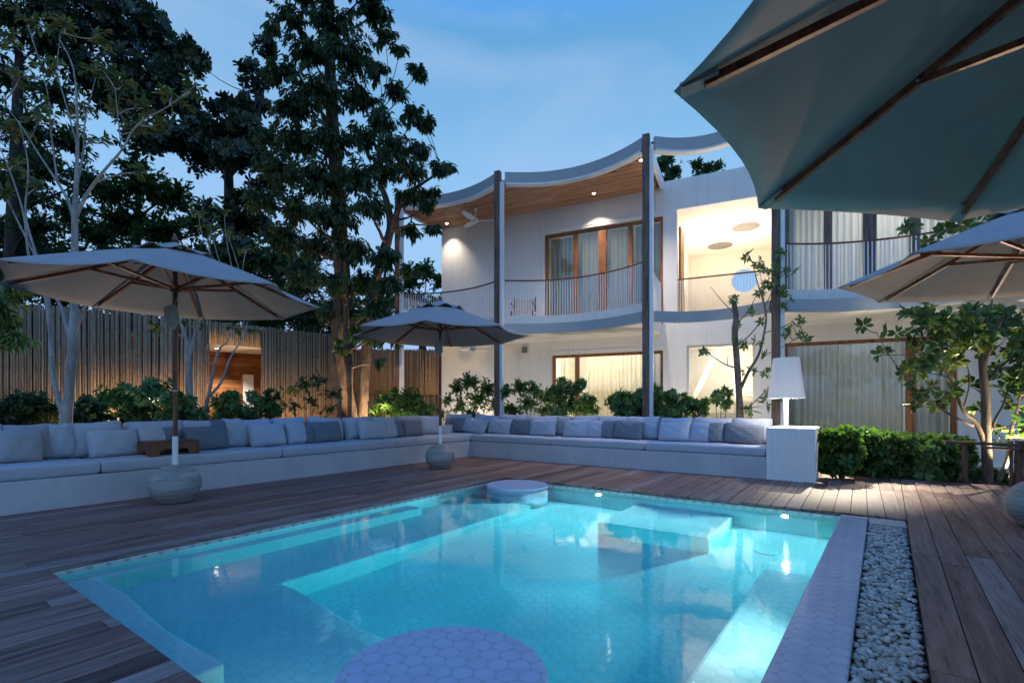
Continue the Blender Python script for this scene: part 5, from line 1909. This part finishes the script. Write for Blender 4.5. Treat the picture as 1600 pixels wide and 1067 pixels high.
tree('pale_bark_tree', 'slender pale-barked tree with sparse yellowish leaves at the far left', 'tree', (bp.x, bp.y, -0.075), S, px_clumps(cl, y, 0.4, 2.6), 'bark_pale', 'leaf_pale', 'spray', 0.105, 0.05, dens=1, tw=0.004, limb_r=0.3, thin=0.78)

# --- frond leaves low at the far left
y = 7.3
bq = at(20, 0, y)
cl = [(15, 490, 26, 12), (0, 520, 26, 12), (30, 530, 16, 6), (-20, 470, 40, 14), (20, 450, 22, 8)]
tree('young_tree', 'young leafy tree hanging into the left edge under the umbrella', 'tree', (bq.x - 0.6, bq.y, -0.075), [[((bq.x - 0.6, bq.y, -0.08), 0.05), A_(-40, 560, y, 0.04), A_(-20, 470, y, 0.02)]], px_clumps(cl, y, 0.25), 'bark_brown', 'leaf_glossy', 'droop', 0.15, 0.04, dens=2, tw=0.004)

# --- slim multi-stemmed trees in front of the fence
y = 8.3
bs = at(297, 0, y)
S = [[((bs.x, bs.y, -0.08), 0.07), A_(297, 640, y, 0.055), A_(294, 560, y, 0.048), A_(291, 530, y, 0.03), A_(283, 505, y, 0.02), A_(276, 480, y, 0.012), A_(262, 470, y, 0.006)],
     [A_(294, 562, y, 0.035), A_(302, 530, y, 0.026), A_(310, 505, y, 0.018), A_(314, 470, y, 0.01), A_(330, 400, y, 0.006)],
     [A_(291, 545, y, 0.018), A_(290, 510, y, 0.012), A_(284, 470, y, 0.008)]]
cl = [(248, 513, 13, 5), (262, 480, 12, 3), (315, 510, 10, 2), (290, 505, 8, 1), (330, 360, 24, 5), (310, 330, 20, 4), (285, 470, 10, 2)]
tree('slim_tree', 'slim forked sapling with few leaves left of the fence doorway', 'tree', (bs.x, bs.y, -0.075), S, px_clumps(cl, y, 0.2), 'bark_pale', 'leaf_mid', 'spray', 0.10, 0.05, dens=1, tw=0.004, limb_r=0.25, group='saplings before the fence')
y = 8.6
bs = at(318, 0, y)
S = [[((bs.x, bs.y, -0.08), 0.045), A_(320, 650, y, 0.036), A_(328, 610, y, 0.027), A_(335, 570, y, 0.023), A_(343, 545, y, 0.018), A_(354, 535, y, 0.012), A_(362, 515, y, 0.007)],
     [A_(328, 618, y, 0.024), A_(345, 598, y, 0.022), A_(357, 565, y, 0.018), A_(366, 548, y, 0.015), A_(378, 530, y, 0.01), A_(388, 500, y, 0.006)]]
cl = [(360, 512, 10, 3), (392, 515, 10, 3), (372, 520, 8, 2), (330, 350, 26, 6), (355, 365, 20, 5), (385, 390, 18, 4), (350, 330, 18, 4)]
tree('slim_tree', 'slim two-stemmed sapling crossing the lit fence doorway', 'tree', (bs.x, bs.y, -0.075), S, px_clumps(cl, y, 0.2), 'bark_pale', 'leaf_mid', 'spray', 0.11, 0.055, dens=1, tw=0.004, limb_r=0.25, group='saplings before the fence')

# --- shrubs
def shrub(label, pxs, y, bark='bark_brown', leaf='leaf_glossy', style='whorl', L=0.12, W=0.05, base_px=None, group='shrubs behind the bench', k=1.35, dens=2, name='shrub', jy=0.25, shape=(0.32, 1.0, 0.72, 0.72), zb=-0.075, flat=0.8):
    pxs = [(px, py, r * (1.4 if group == 'shrubs behind the bench' else 1.0), n) for px, py, r, n in pxs]
    cpx = base_px if base_px is not None else sum(p[0] for p in pxs) / len(pxs)
    b = at(cpx, 0, y); b.z = zb
    stems = []
    for px, py, r, n in pxs:
        c = at(px, py + r * 0.3, y)
        mid_ = b.lerp(c, 0.5) + Vector((random.uniform(-.06, .06), random.uniform(-.06, .06), 0.06))
        stems.append([(b + Vector((random.uniform(-.05, .05), random.uniform(-.05, .05), 0)), 0.014), (mid_, 0.010), (c, 0.005)])
    tree(name, label, 'shrub', (b.x, b.y, zb), stems, px_clumps(pxs, y, jy, k), bark, leaf, style, L, W, group, limb=False, dens=dens, shell=0.25, tw=0.004, flat=flat, shape=shape, nside=5)
GS = (0.45, 0.8, 0.75, 0.85)
shrub('glossy shrub before the lit patch of bamboo left of the first umbrella pole', [(160, 635, 18, 12), (185, 620, 22, 18), (215, 625, 22, 18), (240, 612, 22, 20), (265, 628, 20, 16), (225, 648, 24, 16), (255, 650, 22, 14), (170, 655, 20, 10), (205, 650, 20, 10)], 7.7, L=0.10, W=0.052, shape=GS)
shrub('glossy shrub right of the first umbrella pole before the fence', [(285, 630, 18, 14), (300, 645, 18, 12), (310, 655, 16, 8), (275, 650, 16, 9)], 8.0, L=0.10, W=0.052, shape=GS)
shrub('dark shrub in front of the lit doorway and its white door', [(345, 632, 12, 10), (362, 622, 10, 8), (372, 640, 10, 9), (350, 648, 14, 11), (384, 646, 10, 10), (392, 618, 5, 3), (410, 632, 11, 10), (424, 618, 8, 6), (412, 648, 13, 11), (432, 638, 10, 7)], 8.9, L=0.11, W=0.055, shape=GS)
shrub('airy twiggy shrub before the plain stretch of bamboo fence', [(455, 610, 16, 12), (475, 600, 16, 13), (500, 598, 18, 15), (520, 615, 16, 10), (485, 625, 18, 10), (460, 635, 16, 7), (510, 640, 16, 7), (435, 620, 12, 5)], 9.6, style='spray', leaf='leaf_mid', L=0.075, W=0.034)
shrub('yellow-green lit shrub right of the twin trunks', [(600, 630, 16, 12), (620, 622, 16, 14), (640, 625, 16, 13), (655, 635, 14, 10), (625, 645, 20, 13), (595, 648, 14, 8), (665, 650, 14, 8)], 11.2, leaf='leaf_bright', L=0.12, W=0.05)
shrub('low dark shrub at the foot of the dark fence beside the house', [(675, 640, 14, 10), (690, 645, 14, 9), (660, 652, 14, 8)], 12.4, leaf='leaf_dark', style='spray', L=0.1, W=0.04)
shrub('fine-leaved shrub before the white wall right of the far umbrella pole', [(715, 605, 14, 14), (735, 598, 16, 16), (760, 608, 16, 16), (745, 625, 18, 16), (720, 635, 16, 12), (775, 630, 18, 15), (700, 625, 12, 7), (795, 640, 16, 10), (735, 648, 18, 10)], 12.5, style='spray', leaf='leaf_glossy', k=2.6, L=0.095, W=0.046, dens=3)
shrub('fine-leaved shrub below the wall vent', [(790, 612, 14, 12), (812, 604, 16, 16), (835, 610, 16, 16), (855, 620, 16, 15), (825, 632, 18, 15), (850, 642, 18, 12), (800, 640, 14, 10)], 11.6, style='spray', leaf='leaf_glossy', k=2.6, L=0.095, W=0.046, dens=3)
shrub('shrub with upright shoots before the lit ground-floor window', [(868, 615, 13, 10), (880, 602, 12, 9), (895, 610, 12, 9), (905, 600, 8, 4), (885, 630, 16, 13), (905, 635, 16, 12), (920, 625, 9, 5), (925, 640, 9, 5), (870, 645, 16, 10)], 10.95, leaf='leaf_glossy', k=3.0, L=0.095, W=0.042)
shrub('rosette-leaved shrub left of the third post', [(962, 630, 12, 8), (975, 622, 12, 8), (990, 628, 14, 10), (1005, 620, 13, 10), (1020, 612, 12, 8), (1030, 628, 14, 10), (1000, 642, 18, 12), (1030, 645, 16, 10), (975, 645, 16, 9)], 10.15, leaf='leaf_glossy', k=3.0, L=0.10, W=0.042)
shrub('rosette-leaved shrub between the third post and the stair window', [(1048, 618, 11, 7), (1058, 630, 13, 9), (1072, 622, 9, 5), (1085, 630, 10, 6), (1065, 645, 16, 10), (1050, 646, 14, 8), (1100, 632, 9, 4), (1092, 645, 10, 5)], 9.65, leaf='leaf_glossy', k=2.4, L=0.095, W=0.04)
shrub('thin sprig of leaves before the stair window', [(1128, 618, 11, 6), (1135, 628, 10, 5), (1118, 622, 8, 4)], 9.2, leaf='leaf_glossy', L=0.105, W=0.045, base_px=1126)
# dark planting at the far left behind the bench
for (lab, pp) in (('dark low shrub at the left edge behind the bench', [(10, 640, 24, 16), (35, 632, 22, 15), (0, 655, 24, 12), (40, 655, 22, 12), (-20, 640, 24, 12)]),
                  ('dark low shrub just left of the pale-barked trunk', [(60, 630, 20, 14), (80, 640, 18, 12), (65, 655, 20, 12)]),
                  ('dark low shrub between the pale-barked trunk and the lit bamboo', [(130, 630, 16, 12), (145, 640, 16, 12), (125, 655, 18, 12), (150, 655, 16, 9)])):
    shrub(lab, pp, 7.4, leaf='leaf_dark', style='spray', L=0.11, W=0.055, dens=3)

# --- bright bedding behind the pedestal at the right
def bush(label, px0, px1, top, bot, y, leaf, n, L=0.13, W=0.066):
    pxs = []
    for k in range(n):
        px = px0 + (px1 - px0) * (k + 0.5) / n
        for row in range(3):
            py = top + (bot - top) * (row + 0.35) / 3 + random.uniform(-4, 4)
            pxs.append((px + random.uniform(-7, 7), py, 16, 12))
    shrub(label, pxs, y, leaf=leaf, style='whorl', L=L, W=W, group='bushy plants at the deck edge right of the pedestal', dens=2, jy=0.22, shape=GS, flat=0.7)
bush('bright green bush against the side of the white pedestal', 1290, 1335, 676, 740, 7.55, 'leaf_bright', 3)
bush('green bush second from the pedestal along the deck edge', 1330, 1385, 678, 744, 7.75, 'leaf_bright', 3)
bush('green bush between the curtain mullion and the deck edge', 1385, 1445, 686, 748, 7.65, 'leaf_glossy', 4)
bush('dark green bush beside the log rail', 1440, 1515, 688, 748, 7.5, 'leaf_glossy', 4)
shrub('low ground plant at the foot of the glossy-leaved tree', [(1535, 738, 9, 8), (1555, 742, 9, 8), (1575, 745, 9, 6), (1520, 745, 8, 6)], 7.5, leaf='leaf_mid', L=0.07, W=0.04, group='plants under the glossy tree', shape=GS)

# --- thin branching tree in front of the stair window
y = 8.75
bt = at(1157, 0, y)
S = [[((bt.x, bt.y, -0.08), 0.085), A_(1156, 650, y, 0.062), A_(1155, 620, y, 0.055), A_(1151, 560, y, 0.052), A_(1148, 520, y, 0.052), A_(1150, 495, y, 0.048), A_(1146, 470, y, 0.038)],
     [A_(1156, 610, y, 0.03), A_(1170, 580, y, 0.026), A_(1185, 555, y, 0.022), A_(1193, 525, y, 0.018), A_(1197, 490, y, 0.014), A_(1186, 450, y, 0.010), A_(1175, 410, y, 0.006)],
     [A_(1152, 575, y, 0.016), A_(1135, 570, y, 0.012), A_(1118, 560, y, 0.009), A_(1100, 548, y, 0.005)],
     [A_(1136, 571, y, 0.008), A_(1138, 553, y, 0.004)],
     [A_(1150, 540, y, 0.014), A_(1170, 525, y, 0.011), A_(1190, 500, y, 0.009), A_(1205, 470, y, 0.006), A_(1200, 430, y, 0.004)],
     [A_(1147, 490, y, 0.010), A_(1128, 470, y, 0.007), A_(1110, 448, y, 0.004)],
     [A_(1152, 505, y, 0.012), A_(1170, 485, y, 0.009), A_(1182, 460, y, 0.006)],
     [A_(1190, 560, y, 0.009), A_(1205, 550, y, 0.007), A_(1235, 535, y, 0.005), A_(1248, 520, y, 0.003)],
     [A_(1195, 520, y, 0.009), A_(1225, 510, y - .3, 0.007), A_(1240, 500, y - .3, 0.005), A_(1250, 492, y - .3, 0.003)],
     [A_(1165, 640, y, 0.012), A_(1185, 622, y, 0.009), A_(1205, 600, y, 0.006)],
     [A_(1195, 480, y - .3, 0.008), A_(1215, 440, y - .5, 0.006), A_(1235, 420, y - .5, 0.004)],
     [A_(1197, 500, y, 0.008), A_(1185, 400, y, 0.004)]]
cl = [(1171, 400, 10, 3), (1183, 408, 8, 2), (1190, 425, 10, 3), (1200, 445, 12, 4), (1147, 470, 8, 3), (1205, 420, 12, 4), (1215, 400, 8, 2), (1222, 425, 10, 3), (1235, 420, 7, 2), (1228, 455, 12, 4), (1230, 475, 10, 3), (1187, 455, 7, 2), (1155, 508, 6, 2), (1168, 488, 7, 1), (1230, 520, 10, 3), (1240, 512, 7, 1), (1255, 497, 8, 2), (1258, 525, 9, 3), (1185, 532, 7, 2), (1198, 555, 6, 2), (1172, 580, 9, 3), (1200, 582, 8, 2), (1152, 532, 6, 1), (1185, 635, 13, 5), (1195, 615, 9, 3), (1165, 645, 10, 3), (1215, 615, 10, 3), (1100, 549, 4, 1), (1192, 500, 6, 1), (1165, 541, 6, 1)]
tree('bare_branch_tree', 'nearly bare branching tree with leaf tufts before the stair window', 'tree', (bt.x, bt.y, -0.075), S, px_clumps(cl, y, 0.12), 'bark_brown', 'leaf_glossy', 'whorl', 0.105, 0.042, dens=1, tw=0.003, limb_r=0.2)

# --- glossy-leaved tree at the right
y = 7.2
bg_ = at(1543, 0, y)
S = [[((bg_.x, bg_.y, -0.08), 0.075), A_(1543, 735, y, 0.066), A_(1541, 690, y, 0.060), A_(1540, 620, y, 0.056), A_(1535, 570, y, 0.046), A_(1533, 530, y, 0.03), A_(1530, 480, y, 0.015)],
     [A_(1541, 700, y, 0.04), A_(1525, 660, y, 0.03), A_(1505, 640, y, 0.026), A_(1485, 590, y, 0.02), A_(1460, 560, y, 0.014), A_(1430, 545, y, 0.008)],
     [A_(1520, 665, y, 0.02), A_(1490, 650, y - .1, 0.016), A_(1450, 625, y - .2, 0.011), A_(1400, 570, y - .2, 0.007), A_(1370, 520, y - .2, 0.004)],
     [A_(1541, 600, y, 0.022), A_(1560, 575, y, 0.018), A_(1580, 560, y, 0.014), A_(1610, 540, y, 0.008)],
     [A_(1537, 580, y, 0.022), A_(1548, 540, y - .1, 0.018), A_(1560, 510, y - .2, 0.014), A_(1580, 480, y - .3, 0.01)],
     [A_(1535, 560, y, 0.018), A_(1540, 510, y, 0.014), A_(1550, 470, y, 0.01), A_(1545, 400, y, 0.006), A_(1530, 350, y, 0.004)],
     [(at(1560, 752, y - 0.1), 0.03), A_(1575, 715, y - .1, 0.028), A_(1578, 680, y, 0.022), A_(1590, 640, y, 0.018), A_(1600, 590, y, 0.012)],
     [A_(1541, 690, y, 0.022), A_(1555, 655, y, 0.018), A_(1568, 630, y + .2, 0.014), A_(1580, 590, y + .2, 0.009)],
     [A_(1490, 595, y, 0.012), A_(1470, 540, y, 0.009), A_(1440, 450, y, 0.006), A_(1440, 380, y, 0.004)],
     [A_(1505, 640, y, 0.012), A_(1515, 590, y, 0.009), A_(1500, 540, y, 0.006)]]
cl = [(1430, 500, 20, 9), (1455, 495, 20, 10), (1480, 505, 24, 13), (1510, 500, 24, 14), (1540, 495, 24, 14), (1570, 500, 26, 14), (1600, 500, 28, 14), (1440, 530, 18, 8), (1470, 535, 22, 11), (1500, 535, 22, 11), (1530, 530, 22, 11), (1560, 540, 24, 12), (1595, 540, 28, 13), (1415, 545, 16, 6), (1425, 580, 18, 7), (1455, 565, 18, 8), (1490, 570, 18, 7), (1575, 575, 24, 10), (1605, 580, 26, 11), (1440, 605, 16, 6), (1480, 610, 16, 5), (1520, 605, 14, 4), (1560, 610, 16, 5), (1595, 620, 22, 8), (1425, 620, 16, 5), (1460, 625, 12, 4), (1560, 680, 14, 5), (1598, 660, 18, 6), (1380, 555, 10, 3), (1395, 520, 10, 3), (1350, 510, 8, 2), (1530, 640, 8, 2), (1590, 690, 12, 3),
      (1422, 358, 10, 4), (1475, 360, 12, 4), (1505, 352, 12, 5), (1535, 345, 12, 5), (1450, 378, 9, 2), (1430, 480, 12, 3), (1620, 530, 30, 10), (1625, 600, 30, 10)]
tree('glossy_leaf_tree', 'multi-stemmed tree with glossy rounded leaves under the right-hand umbrella', 'tree', (bg_.x, bg_.y, -0.075), S, px_clumps(cl, y, 0.4, 0.78), 'bark_brown', 'leaf_sun', 'whorl', 0.145, 0.072, dens=1, tw=0.004, limb_r=0.25, shape=GS)

# --- rustic log rail at the right
def log(mm, p, q, r):
    pts = curve_pts(p, q, 0.02, 5)
    mm.tube(pts, [r * random.uniform(0.85, 1.1) for _ in pts], 10)
lr = at(1490, 720, 7.05); lr.z = -0.07
lo_ = empty('log_rail', lr)
tag(lo_, 'low rustic rail of brown logs under the glossy-leaved tree', 'fence')
def rel(px, py, y): return at(px, py, y) - lr
m = MB(); log(m, rel(1478, 690, 7.15), rel(1640, 698, 6.5), 0.024); m.build('rail', 'log_wood', lo_, smooth=True)
m = MB(); log(m, rel(1535, 699, 6.9), rel(1640, 706, 6.45), 0.020); m.build('rail', 'log_wood', lo_, smooth=True)
for px, y_, r in ((1507, 7.05, 0.035), (1594, 6.68, 0.055), (1580, 6.72, 0.022)):
    q = at(px, 692, y_) - lr
    m = MB(); log(m, (q.x, q.y, 0), (q.x, q.y, q.z + 0.03), r); m.build('post', 'log_wood', lo_, smooth=True)

# ------------------------------------------------------------------ garden spotlights (hidden among the plants) and added unseen fill
def garden_or_fill_spot(p, target, e, ang=70, col=WARM):
    lamp('garden_or_fill_light', 'SPOT', p, e, col, 0.03, target, ang, 0.8)
def gs(px, y, z, tpx, tpy, ty, e, ang=80, col=WARM):
    p = at(px, 640, y); p.z = z
    garden_or_fill_spot(p, at(tpx, tpy, ty), GARW * e, ang, col)
gs(212, 8.62, 0.12, 214, 560, 9.15, 4.0, 120)
gs(122, 7.55, 0.12, 128, 540, 8.5, 0.45, 110, (1.0, 0.78, 0.42))
gs(300, 8.9, 0.10, 300, 560, 9.7, 1.2, 130)
gs(455, 9.9, 0.10, 455, 560, 10.9, 1.8, 130)
gs(600, 10.5, 0.12, 563, 570, 10.9, 11, 62)
gs(590, 10.9, 0.15, 640, 600, 13.0, 2.5, 110)
gs(640, 11.15, 0.2, 622, 610, 11.3, 0.8, 110, WARM2)
garden_or_fill_spot(HP(9.7, 1.0, 2.75), at(1315, 700, 7.6), GARW * 30.0, 40, (1.0, 0.9, 0.7))  # unseen spot added under the balcony to brighten the nearest bushes
garden_or_fill_spot(HP(11.0, 1.0, 2.75), at(1420, 705, 7.6), GARW * 10.0, 46, (1.0, 0.9, 0.7))  # second unseen spot, added for the bushes farther right
gs(1590, 6.95, 0.12, 1570, 480, 7.3, 7.0, 95, (1.0, 0.88, 0.58))
gs(1500, 7.75, 0.2, 1490, 500, 7.2, 2.5, 90, (1.0, 0.88, 0.58))
gs(1575, 6.75, 0.12, 1500, 440, 5.2, 3.6, 90, WARM2)
gs(150, 7.15, 0.55, 240, 450, 6.0, 1.3, 90, WARM2)
p_ = at(1450, 640, 7.4); p_.z = 0.75
garden_or_fill_spot(p_, Vector((2.0, 1.7, 2.45)), GARW * 9, 42, (1.0, 0.62, 0.36))  # added warm fill, offsets the teal pool light under the near umbrella
gs(1140, 9.1, 0.12, 1160, 450, 8.7, 0.8, 70, WARM2)

# ------------------------------------------------------------------ light, colour management, sampling
sd = bpy.data.lights.new('sun', 'SUN'); sd.energy = SUNE; sd.angle = rad(35); sd.color = (0.62, 0.76, 1.0)
so = bpy.data.objects.new('sun', sd); C.objects.link(so)
so.rotation_euler = Vector((0.25, 0.75, -0.75)).to_track_quat('-Z', 'Y').to_euler()

scene.view_settings.view_transform = 'Standard'
scene.view_settings.look = 'None'
scene.view_settings.exposure = EXPO
scene.view_settings.gamma = 1.0
cy = scene.cycles
scene.render.engine = 'CYCLES'
cy.max_bounces = 10; cy.diffuse_bounces = 4; cy.glossy_bounces = 4; cy.transmission_bounces = 8; cy.transparent_max_bounces = 12; cy.volume_bounces = 0
cy.caustics_refractive = True; cy.caustics_reflective = False
cy.blur_glossy = 0.3
cy.sample_clamp_indirect = 4.0; cy.sample_clamp_direct = 0.0
cy.use_denoising = True
try:
    cy.denoiser = 'OPENIMAGEDENOISE'
except Exception:
    pass
cy.use_light_tree = True
